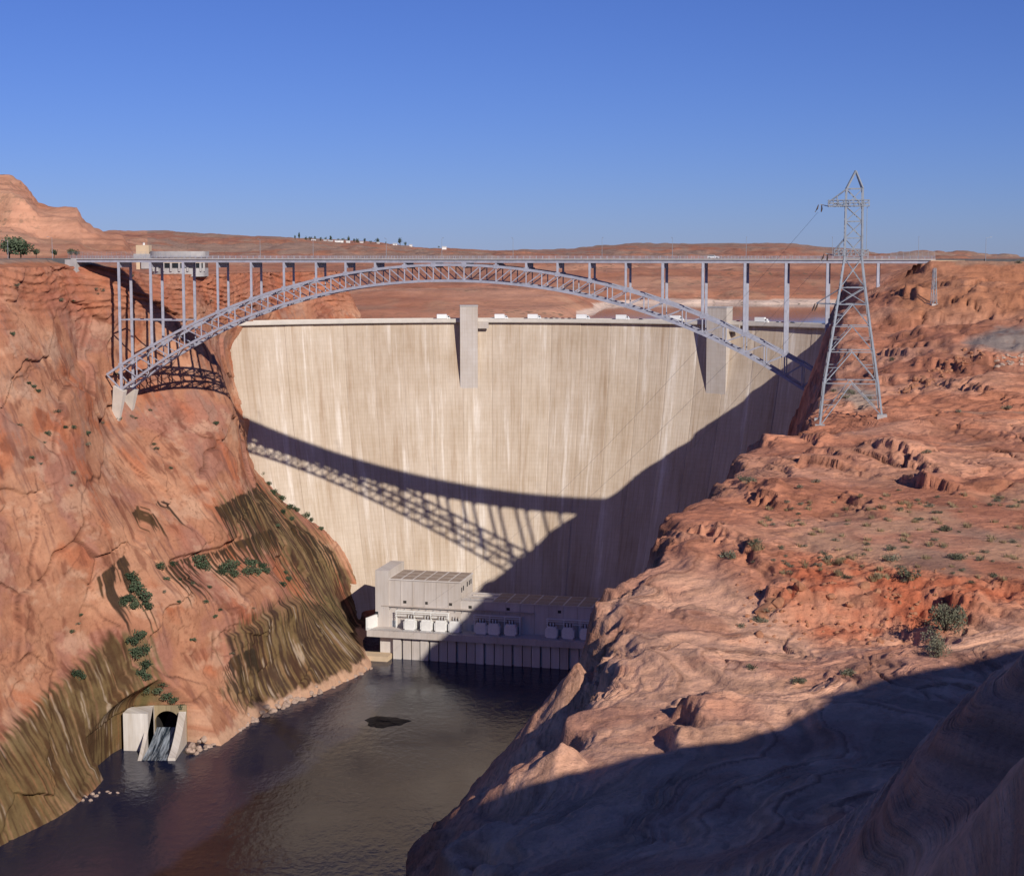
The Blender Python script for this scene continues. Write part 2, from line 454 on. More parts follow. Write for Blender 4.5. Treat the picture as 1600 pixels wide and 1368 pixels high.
# ================================================================== LEFT CANYON WALL
T2 = np.array([0.41, 0.912]); T2 /= np.linalg.norm(T2)      # along the wall, upstream
N2 = np.array([T2[1], -T2[0]])                              # out towards the river
B0 = np.array([-173.0, 608.0])
def to_an(x, y): return (x - B0[0]) * T2[0] + (y - B0[1]) * T2[1], (x - B0[0]) * N2[0] + (y - B0[1]) * N2[1]
LW = []
for (px, py) in ((90, 1277), (150, 1230), (205, 1190), (300, 1180), (420, 1112), (500, 1082), (580, 1042)):
    LW.append(PZ(px, py, 0.0))
for (px, py) in ((383, 509), (362, 545), (366, 600), (380, 645), (402, 722), (450, 782), (505, 832), (555, 882), (576, 935), (592, 985)):
    LW.append(dam_hit(px, py))
for (px, py, Y) in ((188, 611, 793), (208, 614, 801), (182, 660, 780), (208, 655, 790), (120, 416, 789), (60, 418, 752), (0, 416, 728), (-120, 410, 690), (180, 430, 800), (240, 428, 832),
                    (300, 432, 866), (345, 450, 905), (100, 600, 735), (0, 600, 690), (0, 800, 655), (-150, 600, 640), (-150, 1000, 560), (0, 1000, 622), (0, 1150, 598), (100, 1050, 650),
                    (150, 800, 705), (300, 700, 802), (350, 620, 845), (260, 860, 738), (330, 840, 765), (380, 815, 797)):
    LW.append(PY(px, py, Y))
LW += [Vector((-205, 520, 0)), Vector((-215, 470, 0)), Vector((-300, 520, 207)), Vector((-45, 895, 0))]
an = [to_an(p.x, p.y) for p in LW]
lw_f = RBF([(a, p.z) for (a, n), p in zip(an, LW)], np.array([n + 0.6 * p.z for (a, n), p in zip(an, LW)]), c=10)
RIMZ = 208.0
def streaks(a, z, seed): return fbm(a / 2.2, z / 45.0, 4, seed, 0.6)
na, nz1, nz2 = 760, 400, 60
av = np.linspace(-150, 430, na)
zv = np.concatenate([np.linspace(-14, RIMZ, nz1), np.full(nz2, RIMZ)])
back = np.concatenate([np.zeros(nz1), np.cumsum(np.linspace(0.4, 7.5, nz2))])
A, Z = np.meshgrid(av, zv); BK = np.repeat(back[:, None], na, 1)
off = lw_f(A, np.minimum(Z, RIMZ)) - 0.6 * Z
sw = sst(0, 12, Z) * 0.85 + 0.15
wall = (BK == 0).astype(float)
# broad swells, big exfoliation slabs, small ledges
zz = Z + 9 * pn(A / 60, Z / 60, 3)
off += wall * sw * (4.0 * fbm(A / 70, Z / 55, 3, 5, 0.33) + 0.35 * fbm(A / 16, Z / 16, 4, 9))
wa, wz = A + 9 * fbm(A / 40, Z / 40, 3, 21), Z + 9 * fbm(A / 40, Z / 40, 3, 25)
cv, cd = cells((wa * 0.8 + wz * 0.5) / 42, (wz - wa * 0.55) / 30, 2)
cv2, cd2 = cells((wa + wz * 0.35) / 15, (wz - 0.2 * wa) / 11, 5)
m2 = sst(0.0, 0.6, fbm(A / 50, Z / 50, 2, 31))
off += wall * sw * (3.6 * (cv - 0.5) * sst(0, 0.04, cd) + 1.5 * m2 * (cv2 - 0.5) * sst(0, 0.06, cd2))
off -= wall * 1.3 * np.exp(-(cd / 0.03) ** 2) * sst(-0.2, 0.4, fbm(A / 30, Z / 30, 2, 77))
# flat-lying beds in the upper third
led = sst(172, 196, Z + 14 * pn(A / 30, Z / 30, 41))
b = (zz + 0.05 * A) / 3.4; fr = b - np.floor(b)
off += wall * led * (1.1 * (0.5 - sst(0.15, 0.95, fr)) * (0.6 + 0.8 * pn(A / 20, Z / 6, 52)) + 0.9 * fbm(A / 9, zz / 1.5, 3, 51))
cv3, cd3 = cells((wa * 0.9 + wz * 0.45) / 6.5, (wz - 0.5 * wa) / 4.6, 8)
m3 = sst(0.1, 0.5, fbm(A / 26, Z / 26, 3, 63))
off += wall * sw * m3 * (0.7 * (cv3 - 0.5) * sst(0, 0.08, cd3) - 0.35 * np.exp(-(cd3 / 0.05) ** 2))
off += wall * 0.16 * fbm(A / 4, Z / 3, 3, 61)
# bench carrying the bushes, and the undercut below it
px0, py0 = project(*(lambda X, Y: (X, Y))(B0[0] + A * T2[0] + off * N2[0], B0[1] + A * T2[1] + off * N2[1]), Z)
def bench(pts, out_m, width):
    """pixel polyline of a ledge's lip: rock below the lip stands out by out_m"""
    q = []
    for (px, py) in pts:
        j = np.argmin((px0 - px) ** 2 + (py0 - py) ** 2); q.append((A.flat[j], Z.flat[j]))
    q = np.array(q); zl = np.interp(A, q[:, 0], q[:, 1], left=-99, right=-99)
    ends = sst(q[0, 0], q[0, 0] + 8, A) * (1 - sst(q[-1, 0] - 8, q[-1, 0], A))
    d = zl - Z
    return out_m * ends * (sst(-width, 0.5, d) * (1 - sst(1.5, 26, d)))
off += bench([(150, 1000), (190, 965), (260, 935), (330, 925), (400, 915), (450, 925)], 5.5, 13)
off += bench([(0, 1165), (60, 1095), (110, 1050), (165, 1003)], 3.0, 3)
off += bench([(262, 882), (300, 868), (350, 858), (385, 838)], -3.2, 2)
off += bench([(338, 998), (380, 985), (425, 948), (470, 932)], 3.2, 2)
off += bench([(80, 640), (115, 600), (160, 560)], 2.5, 6)
off += bench([(265, 730), (300, 760), (335, 800)], 2.0, 3)
# hollow for the tunnel portal
TPW = PZ(262, 1152, 2.0)
lim = sorted([to_an(TPW.x + u, TPW.y + v) for (u, v) in ((-24, -46), (-20.5, -16), (-15, 1.0), (9.0, 1.5))])
la = np.interp(A, [q[0] for q in lim], [q[1] for q in lim], left=99, right=99)
la = np.where(Z < 16.5, la, la + 60 * sst(16.5, 60, Z) + 1.0)
off = np.where((wall > 0) & (Z < 40), np.minimum(off, la), off)
ro = off[nz1 - 1].copy()
ro = np.convolve(np.pad(ro, 10, 'edge'), np.ones(21) / 21, 'valid')
off = np.where(BK > 0, ro[None] - BK, off)
X = B0[0] + A * T2[0] + off * N2[0]; Y = B0[1] + A * T2[1] + off * N2[1]
Zw = Z - 5.0 * sst(150, 215, A) * sst(150, 208, Z) + np.where(BK > 0, 3.2 * sst(0, 14, BK) * (1 - sst(150, 200, A)) + 0.7 * fbm(X / 9, Y / 9, 4, 71) * sst(0, 3, BK) - 5.5 * sst(230, 330, A), 0.25 * fbm(A / 3, Z / 3, 2, 81))
px, py = project(X, Y, Zw)
# colour: salmon sandstone, purple-grey varnish, olive and black seeps, pale streaks
u1 = fbm(A / 45, Z / 30, 4, 101); u2 = fbm(A / 12, Z / 14, 4, 111); u3 = streaks(A + 0.0 * Z, Z, 121); s_var = fbm(A / 3.0, Z / 38.0, 4, 155, 0.65)
c = np.broadcast_to(np.array(lin(174, 120, 95)), X.shape + (3,)).copy()
c = lerp(c, lin(190, 138, 111), sst(-0.1, 0.6, u1))
c = lerp(c, lin(163, 112, 98), 0.75 * sst(0.05, 0.5, -u1 + 0.3 * u2))
c = lerp(c, lin(176, 98, 66), 0.6 * sst(0.15, 0.6, fbm(A / 30, Z / 40, 3, 131)))
c = lerp(c, lin(150, 120, 108), 0.5 * sst(0.1, 0.55, u2 + 0.5 * u3) * sst(90, 130, Z))
c = lerp(c, lin(120, 70, 56), 0.6 * sst(0.25, 0.6, fbm(A / 9, Z / 16, 3, 141) + 0.3 * u3 - 0.1))
c = lerp(c, lin(206, 166, 142), 0.45 * sst(0.15, 0.8, fbm(A / 26, Z / 16, 5, 151, 0.65)))
crk = np.exp(-(cd / 0.022) ** 2) * sst(-0.3, 0.3, fbm(A / 30, Z / 30, 2, 77)) + 0.7 * m2 * np.exp(-(cd2 / 0.035) ** 2)
c = lerp(c, lin(92, 58, 48), 0.75 * np.clip(crk + 0.6 * m3 * np.exp(-(cd3 / 0.05) ** 2), 0, 1))
c = lerp(c, lin(128, 88, 78), 0.7 * sst(0.2, 0.75, s_var) * sst(-0.1, 0.5, fbm(A / 40, Z / 40, 3, 157)))
c = lerp(c, lin(172, 100, 76), 0.5 * led)
c = lerp(c, lin(120, 82, 66), 0.45 * led * sst(0.6, 0.9, fr))
s1 = streaks(A, Z, 161); s2 = fbm(A / 2.6, Z / 45.0, 4, 171, 0.68)
def stain(poly, col1, col2, soft, dens, amount=0.93):
    global c
    sd = poly_sd(px, py, poly)
    k = amount * sst(-soft, soft, sd + soft * 1.6 * s1 + dens) * (0.72 + 0.28 * sst(-0.35, 0.15, s2 + 0.4 * s1 + 0.02 * np.clip(sd, -20, 30)))
    k = k * np.where(sd < -40, 0, 1) * (BK == 0)
    cc = lerp(np.broadcast_to(np.array(col1), c.shape).copy(), col2, sst(-0.35, 0.45, s2 + 0.5 * u2))
    c = c * (1 - k[..., None]) + cc * k[..., None]
olive, brown, black, pale = lin(112, 94, 64), lin(74, 56, 38), lin(48, 40, 34), lin(186, 164, 146)
stain([(-20, 1190), (30, 1128), (110, 1052), (165, 1000), (200, 998), (218, 1060), (228, 1110), (205, 1185), (150, 1235), (90, 1290), (-60, 1400)], olive, brown, 9, 2)
stain([(345, 995), (420, 948), (455, 930), (520, 940), (560, 975), (584, 1020), (565, 1052), (430, 1105), (388, 1112), (352, 1080), (372, 1040)], olive, black, 9, 2, 0.9)
stain([(335, 792), (372, 775), (402, 752), (450, 790), (530, 862), (565, 930), (582, 1015), (530, 985), (480, 935), (445, 905), (425, 860), (395, 872), (370, 832)], lin(112, 98, 68), black, 16, -3, 0.85)
def drips(pts, L0, seed, fill=0.0):
    """dark seep streaks hanging from a crack: crisp above, ragged below"""
    global c
    q = []
    for (qx, qy) in pts:
        jj = np.argmin((px - qx) ** 2 + (py - qy) ** 2 + 1e6 * (BK > 0)); q.append((A.flat[jj], Z.flat[jj]))
    q = np.array(sorted(q)); zt = np.interp(A, q[:, 0], q[:, 1]) + 0.8 * fbm(A / 4, A * 0, 2, seed + 3)
    ln = L0 * np.clip(fill + 0.55 + 1.25 * fbm(A / 1.9, A * 0 + 3.3, 3, seed, 0.7), 0, 1.6)
    d = zt - Z
    kk = sst(-0.3, 0.3, d) * (1 - sst(0.72, 1.0, d / np.maximum(ln, 0.05))) * (ln > 0.3) * (A > q[0, 0]) * (A < q[-1, 0]) * (BK == 0)
    cc = lerp(np.broadcast_to(np.array(black), c.shape).copy(), brown, sst(-0.3, 0.5, s2))
    c = c * (1 - 0.92 * kk[..., None]) + cc * 0.92 * kk[..., None]
drips([(255, 886), (300, 868), (350, 857), (388, 838)], 13, 601, 0.0)
drips([(150, 905), (172, 884), (195, 866)], 22, 611, 0.02)
drips([(204, 798), (222, 789)], 10, 621, 0.0)
drips([(226, 806), (240, 802)], 12, 626, 0.0)
drips([(240, 786), (256, 781)], 13, 631, 0.05)
drips([(335, 792), (372, 775), (402, 754)], 22, 641, -0.08)
drips([(385, 842), (408, 832), (425, 826)], 20, 651, -0.1)
drips([(440, 800), (480, 830), (520, 862)], 26, 661, 0.0)
drips([(350, 1042), (372, 1022), (400, 1012)], 14, 671, -0.05)
stain([(195, 990), (235, 990), (250, 1060), (262, 1105), (225, 1108)], lin(92, 92, 60), olive, 10, -2, 0.8)
k = 0.6 * sst(0.5, 0.75, fbm(A / 2.0, Z / 30, 3, 181) + 0.35 * fbm(A / 18, Z / 14, 2, 183)) * sst(-10, 10, poly_sd(px, py, [(0, 1120), (110, 1060), (220, 1010), (210, 1180), (90, 1277), (0, 1277)]))
c = lerp(c, pale, k)
k = 0.6 * sst(0.5, 0.75, fbm(A / 2.0, Z / 30, 3, 191) + 0.35 * fbm(A / 18, Z / 14, 2, 193)) * sst(-10, 10, poly_sd(px, py, [(345, 995), (450, 930), (580, 1015), (400, 1108)]))
c = lerp(c, pale, k)
c = lerp(c, lin(196, 156, 132), 0.85 * sst(5.5, 3.0, Zw + 2.2 * fbm(A / 5, Z / 5, 3, 195)) * (BK == 0) * (A > lim[-1][0] - 2))
c = lerp(c, lin(168, 110, 84), sst(0, 3, BK))
c = lerp(c, lin(150, 140, 130), 0.6 * sst(6, 10, BK) * (1 - sst(30, 40, BK)) * (A < 175))
c = c * np.array([0.90, 0.925, 0.90])
V_LEFT = np.stack([X, Y, Zw], -1)
inb = (np.abs(X - TPW.x) < 7.4) & (Y > TPW.y - 6) & (Y < TPW.y + 60) & (Zw < 15.8)
inb = inb[:-1, :-1] | inb[1:, :-1] | inb[:-1, 1:] | inb[1:, 1:]
left_wall = tag(grid_object('canyon_wall_left', V_LEFT, c, M['rock_wall'], ~inb), kind='structure')
LEFT_RIM = (av.copy(), ro.copy())

# ================================================================== RIGHT RIM, TERRACE AND OVERLOOK HILL
ctl = []
for (px_, py_, Y_) in (
    (1470, 410, 690), (1600, 406, 690), (1750, 406, 690), (1470, 404, 880), (1700, 402, 880), (1372, 449, 696), (1400, 447, 680), (1350, 482, 640), (1395, 480, 620),
    (1450, 452, 640), (1550, 450, 620), (1620, 440, 640), (1450, 505, 560), (1570, 500, 560), (1405, 530, 550), (1360, 575, 505), (1450, 560, 490), (1570, 533, 512), (1590, 560, 480),
    (1400, 610, 448), (1330, 602, 466), (1450, 604, 445), (1545, 588, 442), (1620, 600, 436), (1400, 641, 388), (1500, 641, 392), (1620, 638, 396), (1292, 645, 394),
    (1278, 668, 370), (1376, 640, 378), (1400, 700, 318), (1550, 700, 320), (1200, 692, 332), (1300, 722, 302), (1200, 762, 270), (1400, 772, 262), (1590, 770, 262),
    (1100, 800, 244), (1300, 832, 226), (1590, 830, 226), (1080, 850, 218), (1300, 872, 209), (1570, 880, 203), (1000, 885, 205), (1230, 888, 202), (1450, 912, 193), (1620, 918, 190),
    (1300, 905, 196), (1300, 992, 184), (1420, 990, 184), (1100, 950, 190), (1000, 952, 187), (1150, 1002, 176), (1300, 1012, 177), (1450, 1012, 172), (1620, 985, 173),
    (960, 990, 178), (1000, 1050, 163), (1100, 1052, 162), (1300, 1062, 158), (1500, 1042, 158), (950, 1100, 153), (1080, 1142, 146), (1200, 1152, 142), (1400, 1125, 140),
    (900, 1185, 142), (1000, 1200, 136), (1200, 1232, 124), (800, 1255, 134), (900, 1262, 128), (1100, 1280, 118), (1300, 1280, 105), (1000, 1375, 105), (1200, 1375, 95),
    (1500, 1112, 76), (1425, 1180, 78), (1388, 1277, 72), (1600, 1022, 86), (1600, 1200, 60), (1500, 1300, 55), (1600, 1375, 46)):
    p = PY(px_, py_, Y_); ctl.append((p.x, p.y, p.z - CAMZ))
ctl += [(125, 600, -26), (140, 650, -22), (165, 720, -18), (180, 780, -20), (190, 850, -24), (150, 575, -29),
        (0, -4, -1.8), (3, -1.5, -1.9), (0, 4, -8), (3, 12, -17), (0, 30, -32), (5, 60, -41), (10, 84, -43), (8, 20, -10), (16, 40, -15), (25, 70, -22), (22, 28, -2), (14, 8, -1.5),
        (45, 50, -1), (56, 50, -1), (36, 62, -3), (30, 50, -2), (41, 75, -9.5), (50, 75, -4.6), (58, 75, -3.2), (65, 75, 0.3), (77, 75, 6.5), (84, 75, 9), (94, 75, 12), (106, 75, 16), (125, 80, 19), (112, 94, 3), (150, 100, 12), (70, 92, -17), (70, 112, -38), (50, 104, -36), (40, 86, -24), (92, 122, -40), (112, 134, -41),
        (150, 140, -36), (40, 20, 1), (100, 50, 13), (60, -40, 1), (200, 60, 18), (200, 130, 0), (0, -60, 0), (-20, -60, -2), (150, -60, 4),
        (120, 180, -39), (120, 260, -38), (180, 400, -36), (250, 500, -20), (300, 650, -3), (300, 850, -1), (-20, 118, -46), (-15, 150, -46), (-5, 200, -43), (10, 270, -41), (40, 380, -41),
        (60, 450, -41), (80, 540, -35), (100, 640, -30), (130, 760, -25)]
ctl = np.array(ctl)
rt_f = RBF(ctl[:, :2], ctl[:, 2], c=5)
RIM = [(-14, -90), (-6, -20), (-3.5, 0), (-3.5, 20), (-4, 60), (-2, 100), (-1, 118), (-4, 128), (0, 134), (4, 141), (7, 152), (11, 166), (11.5, 178), (12, 190), (12.5, 203), (17, 207), (21, 216), (23.5, 236), (24, 243), (33, 266), (41, 292),
       (49, 330), (56, 345), (68, 370), (84, 425), (92, 465), (103, 505), (113, 550), (123, 600), (134, 650), (160, 720), (178, 780), (190, 850), (200, 960)]
BLOCKS = [(1446, 757, 3.4, 6, 9), (1400, 720, 2.2, 8, 14), (1300, 712, 1.6, 9, 9), (1200, 780, 2.6, 5, 8), (1192, 770, 1.8, 3, 6), (1330, 790, 2.0, 4, 7), (1275, 690, 2.4, 4, 6), (1225, 735, 1.4, 4, 7),
          (1120, 830, 1.8, 4, 6), (1165, 860, 1.6, 4, 7), (1440, 500, 5, 9, 10), (1408, 486, 4, 9, 11), (1400, 552, 2.2, 8, 12), (1425, 610, 1.6, 8, 10), (1520, 615, 2.0, 26, 22), (1395, 590, 1.8, 6, 9),
          (1475, 570, 2.4, 12, 12), (1350, 640, 1.5, 6, 10), (1500, 960, 3.0, 3, 4), (1460, 1000, 2.2, 4, 5), (1180, 690, 2.2, 5, 9), (1090, 1130, 3, 6, 5), (1055, 1165, 2.2, 5, 4), (1210, 940, 2.2, 5, 4)]
_bl = []
for (bx, by, h_, l_, w_) in BLOCKS:
    d = ray(bx, by); Yb = 300.0
    for _ in range(40):
        p = CAMP + d * (Yb / d.y); zt = float(rt_f(np.array([p.x]), np.array([p.y]))[0]) + CAMZ
        Yb = max(60, Yb * (1 + 0.6 * ((zt - CAMZ) / (p.z - CAMZ) - 1)))
    _bl.append((p.x, p.y, h_, l_, w_))
def H_right(x, y, full=False):
    base = rt_f(x, y)
    s = line_sd(x, y, RIM)
    flat = sst(6, 25, s)
    s = s + (2.6 * fbm(x / 15, y / 15, 3, 201) + 1.0 * fbm(x / 4, y / 4, 2, 211)) * sst(20, 60, np.hypot(x, y))
    plat = 1 - 0.88 * sst(640, 690, y)
    far = sst(330, 480, y)                       # slope above the tower terrace: bigger features
    grass = sst(-25, 15, poly_sd(*project(x, y, base + CAMZ), [(1290, 870), (1250, 840), (1330, 800), (1620, 770), (1700, 880), (1480, 900)]))
    road = np.exp(-((y - 386 - 0.06 * (x - 100)) / 4.0) ** 2) * sst(84, 96, x)
    calm = np.maximum(grass * 0.85, road)
    z = base + plat * (1 - 0.7 * calm) * ((0.9 + 1.8 * far) * fbm(x / (24 + 26 * far), y / (24 + 26 * far), 4, 221, 0.36 + 0.14 * sst(195, 240, y)))
    wob = (2.6 + 3 * far) * fbm(x / (7 + 9 * far), y / (7 + 9 * far), 4, 226, 0.6)
    for (bx, by, h_, l_, w_) in _bl:
        u = (x - bx) + 0.25 * (y - by) + wob; v = (y - by)
        z = z + h_ * sst(-1.6, 0.6, u) * np.exp(-np.maximum(u, 0) / (l_ * 1.6)) * np.exp(-(v / w_) ** 2)
    d = np.maximum(-s, 0)
    rd = np.clip(4 - s, 0, 4)
    z = z - 0.055 * rd ** 2 * sst(20, 60, np.hypot(x, y)) - (2.5 + 1.7 * (1 - sst(300, 420, y))) * (np.sqrt(d * d + 2) - 1.414)
    # cracked blocks
    wx, wy = x + 3 * fbm(x / 14, y / 14, 3, 231), y + 3 * fbm(x / 14, y / 14, 3, 236)
    sc = 1 + 0.8 * far
    cv, cd = cells((wx + 0.5 * wy) / (13 * sc), (wy * 0.55 - 0.25 * wx) / (9 * sc), 3)
    bm = sst(-0.15, 0.35, fbm(x / 45, y / 45, 2, 241)) * plat * (1 - calm) * (0.55 + 0.45 * sst(200, 235, y)) * sst(100, 115, y)
    z = z + bm * sc * 1.5 * (cv - 0.45) * sst(0, 0.09, cd) - 0.7 * bm * np.exp(-(cd / 0.03) ** 2)
    # bedding: swirling cross-beds weathered into ledges
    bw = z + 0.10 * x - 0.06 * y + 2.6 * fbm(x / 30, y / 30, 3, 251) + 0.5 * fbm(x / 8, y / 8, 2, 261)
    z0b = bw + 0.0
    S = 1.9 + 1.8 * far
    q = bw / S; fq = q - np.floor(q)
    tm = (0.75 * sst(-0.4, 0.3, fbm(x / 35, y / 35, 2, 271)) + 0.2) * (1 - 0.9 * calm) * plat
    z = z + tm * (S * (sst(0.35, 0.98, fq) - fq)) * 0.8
    bedm = sst(-0.05, 0.45, fbm(x / 17, y / 17, 3, 283))
    S2 = 0.55
    q2 = (bw + 0.25 * fbm(x / 3, y / 3, 2, 281)) / S2; f2 = q2 - np.floor(q2)
    near = (1 - sst(210, 300, y)) * sst(84, 104, y)
    z = z + near * (0.25 + 0.75 * bedm) * (1 - 0.9 * calm) * S2 * (sst(0.55, 1.0, f2) - f2) * 0.9
    rub = sst(-30, 15, poly_sd(*project(x, y, base + CAMZ), [(1225, 890), (1300, 870), (1460, 905), (1600, 920), (1480, 985), (1400, 1005), (1290, 1000), (1230, 960)]))
    rv, rd_ = cells(x / 1.5, y / 1.5, 9); rv2, rd2 = cells(x / 0.7 + 3, y / 0.7, 4)
    z = z + rub * (0.35 * (rv - 0.4) * sst(0, 0.12, rd_) + 0.22 * (rv2 - 0.4) * sst(0, 0.15, rd2) + 0.5 * fbm(x / 2.5, y / 2.5, 4, 293))
    z = z + (0.10 + 0.25 * far) * (1 - 0.5 * calm) * fbm(x / (1.6 + 2.5 * far), y / (1.6 + 2.5 * far), 3, 291)
    for (sx_, sy_, za_, sl_) in ((7.6, 177, -45.6, 1.3), (4.4, 139, -43.2, 0.8)):
        z = np.maximum(z, np.where(np.hypot(x - sx_, y - sy_) < 14, za_ - sl_ * np.hypot(x - sx_, (y - sy_) * 0.7) + 0.6 * fbm(x / 3, y / 3, 3, 292), -999))
    # fine joints
    jv, jd = cells((x + 0.4 * y + 1.5 * fbm(x / 5, y / 5, 2, 295)) / (3.6 * sc), (y * 0.6 - 0.3 * x) / (3.0 * sc), 6)
    jm = plat * (1 - calm) * (0.35 + 0.65 * sst(195, 225, y)) * sst(-0.1, 0.3, fbm(x / 22, y / 22, 2, 297))
    z = z + jm * sc * (0.45 * (jv - 0.5) * sst(0, 0.20, jd) - 0.22 * np.exp(-(jd / 0.06) ** 2))
    cap = -2.9 - 0.012 * np.maximum(660 - y, 0) * 0 + 0.25 * fbm(x / 6, y / 6, 2, 299)
    z = np.where((y > 560) & (x > 100), np.minimum(z, cap), z)
    z = np.maximum(z, -232)
    if full: return z + CAMZ, dict(s=s, far=far, grass=grass, road=road, rub=rub, fq=fq, f2=f2, cd=cd, bm=bm, near=near, bw=bw, tm=tm, bed=z0b, bedm=bedm * (1 - rub) * (1 - calm), jd=jd, jm=jm)
    return z + CAMZ
th = np.concatenate([np.arange(-60, -14, 1.2), np.arange(-14, 19.6, 0.06), np.arange(19.6, 40, 0.5), np.arange(40, 182, 2.0)])
rr = np.concatenate([np.geomspace(1.2, 60, 60)[:-1], np.linspace(60, 105, 120)[:-1], np.linspace(105, 265, 470)[:-1], np.linspace(265, 480, 400)[:-1], np.linspace(480, 1000, 210)])
TT, RR = np.meshgrid(np.radians(th), rr)
X = RR * np.sin(TT); Y = RR * np.cos(TT)
Zr, k = H_right(X, Y, True)
px, py = project(X, Y, Zr)
g1 = fbm(X / 40, Y / 40, 4, 301); g2 = fbm(X / 7, Y / 7, 4, 311)
c = np.broadcast_to(np.array(lin(194, 132, 104)), X.shape + (3,)).copy()
c = lerp(c, lin(206, 150, 122), sst(-0.2, 0.5, g1))
c = lerp(c, lin(176, 116, 90), 0.7 * sst(0.0, 0.5, -g1 + 0.4 * g2))
bench_m = sst(-25, 20, poly_sd(px, py, [(700, 1300), (930, 1000), (935, 885), (1100, 880), (1220, 960), (1290, 1005), (1420, 1010), (1620, 960), (1700, 1100), (1500, 1400), (700, 1400)]))
c = lerp(c, lin(220, 172, 144), 0.85 * bench_m)
c = lerp(c, lin(176, 122, 102), 0.6 * bench_m * sst(0.0, 0.45, fbm(X / 20, Y / 14, 3, 321)))
bandn = fbm(k['bw'] / 1.1, X / 60, 4, 331, 0.65)
c = lerp(c, c * 0.72, 0.8 * sst(0.05, 0.45, bandn)); c = lerp(c, np.minimum(c * 1.18, 1), 0.6 * sst(0.1, 0.5, -bandn))
c = lerp(c, lin(186, 104, 74), 0.85 * k['rub'] * sst(-0.6, 0.2, g2))
c = lerp(c, lin(200, 156, 126), 0.75 * k['grass'] * sst(-0.35, 0.35, fbm(X / 15, Y / 15, 3, 341)))
c = lerp(c, lin(150, 128, 112), 0.5 * k['grass'] * sst(0.0, 0.5, fbm(X / 12, Y / 30, 3, 345)))
c = lerp(c, lin(158, 132, 112), 0.75 * k['road'])
c = lerp(c, lin(140, 132, 126), 0.9 * sst(-8, 6, poly_sd(px, py, [(1505, 535), (1560, 512), (1700, 505), (1700, 555), (1560, 548)]) + 4 * g2))
c = lerp(c, lin(158, 146, 134), 0.8 * sst(-8, 8, poly_sd(px, py, [(1300, 606), (1340, 600), (1370, 612), (1368, 636), (1340, 640), (1320, 622)]) + 5 * g2))
c = lerp(c, lin(186, 128, 92), 0.6 * sst(-20, 20, poly_sd(px, py, [(1400, 415), (1610, 405), (1610, 500), (1400, 500)])))
c = lerp(c, lin(160, 140, 122), 0.6 * sst(-4, 3, poly_sd(px, py, [(1460, 400), (1700, 395), (1700, 411), (1500, 413)]) + 3 * g2))
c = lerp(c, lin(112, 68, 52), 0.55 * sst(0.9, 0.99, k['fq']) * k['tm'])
c = lerp(c, lin(96, 60, 48), 0.7 * k['bm'] * np.exp(-(k['cd'] / 0.03) ** 2)); c = lerp(c, lin(110, 70, 56), 0.5 * k['jm'] * np.exp(-(k['jd'] / 0.05) ** 2))
V_RIGHT = np.stack([X, Y, Zr], -1)
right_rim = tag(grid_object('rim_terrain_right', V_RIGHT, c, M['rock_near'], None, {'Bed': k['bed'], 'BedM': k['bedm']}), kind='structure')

# ================================================================== PLATEAU, LAKE AND HILLS BEYOND THE DAM
PXC = [-250, 0, 130, 200, 300, 400, 550, 700, 850, 1000, 1100, 1200, 1300, 1400, 1600, 1850]
YR = [760, 960, 1085, 1150, 1300, 1450, 1560, 1750, 2200, 3200, 4500, 7000, 12000, 30000]
sky_y = {-250: 366, 0: 364, 130: 362, 200: 361, 300: 364, 400: 369, 550: 376, 700: 389, 850: 389, 1000: 380, 1100: 380, 1200: 379, 1300: 386, 1400: 398, 1600: 402, 1850: 402}
tab = np.zeros((len(YR), len(PXC)))
for j, pxx in enumerate(PXC):
    lake = 0.0 if pxx < 850 else min(1.0, (pxx - 850) / 150.0)
    ys = sky_y[pxx]
    vcz = 1.0 if 140 < pxx < 320 else 0.0
    rows_land = {760: -2.5 - 9 * vcz, 960: (-4 - 5 * vcz if pxx < 380 else -50), 1085: (-3 - 4 * vcz if pxx < 250 else (-22 if pxx < 380 else -47)), 1150: (-2 - 4 * vcz if pxx < 250 else (-22 if pxx < 380 else -39)),
                 1300: (0 if pxx < 250 else -30), 1450: (1 if pxx < 250 else -28), 1560: (2 if pxx < 250 else -26), 1750: (3 if pxx < 250 else -22)}
    rows_lake = {760: -60, 960: -60, 1085: -60, 1150: -60, 1300: -58, 1450: -47, 1560: -31, 1750: -20}
    for i, yy in enumerate(YR):
        if yy <= 1750: v = rows_land[yy] * (1 - lake) + rows_lake[yy] * lake
        elif yy == 2200: v = -(412 - HOR) / F * yy if pxx > 250 else 4
        elif yy == 3200: v = -(399 - HOR) / F * yy if pxx > 250 else 18
        elif yy == 4500: v = (HOR - ys - (8 if pxx > 800 else 0)) / F * yy
        elif yy == 7000: v = (HOR - ys) / F * yy if pxx > 800 else (HOR - ys - 4) / F * yy
        else: v = (HOR - max(ys, 392) - 6) / F * yy * 0.6
        tab[i, j] = v
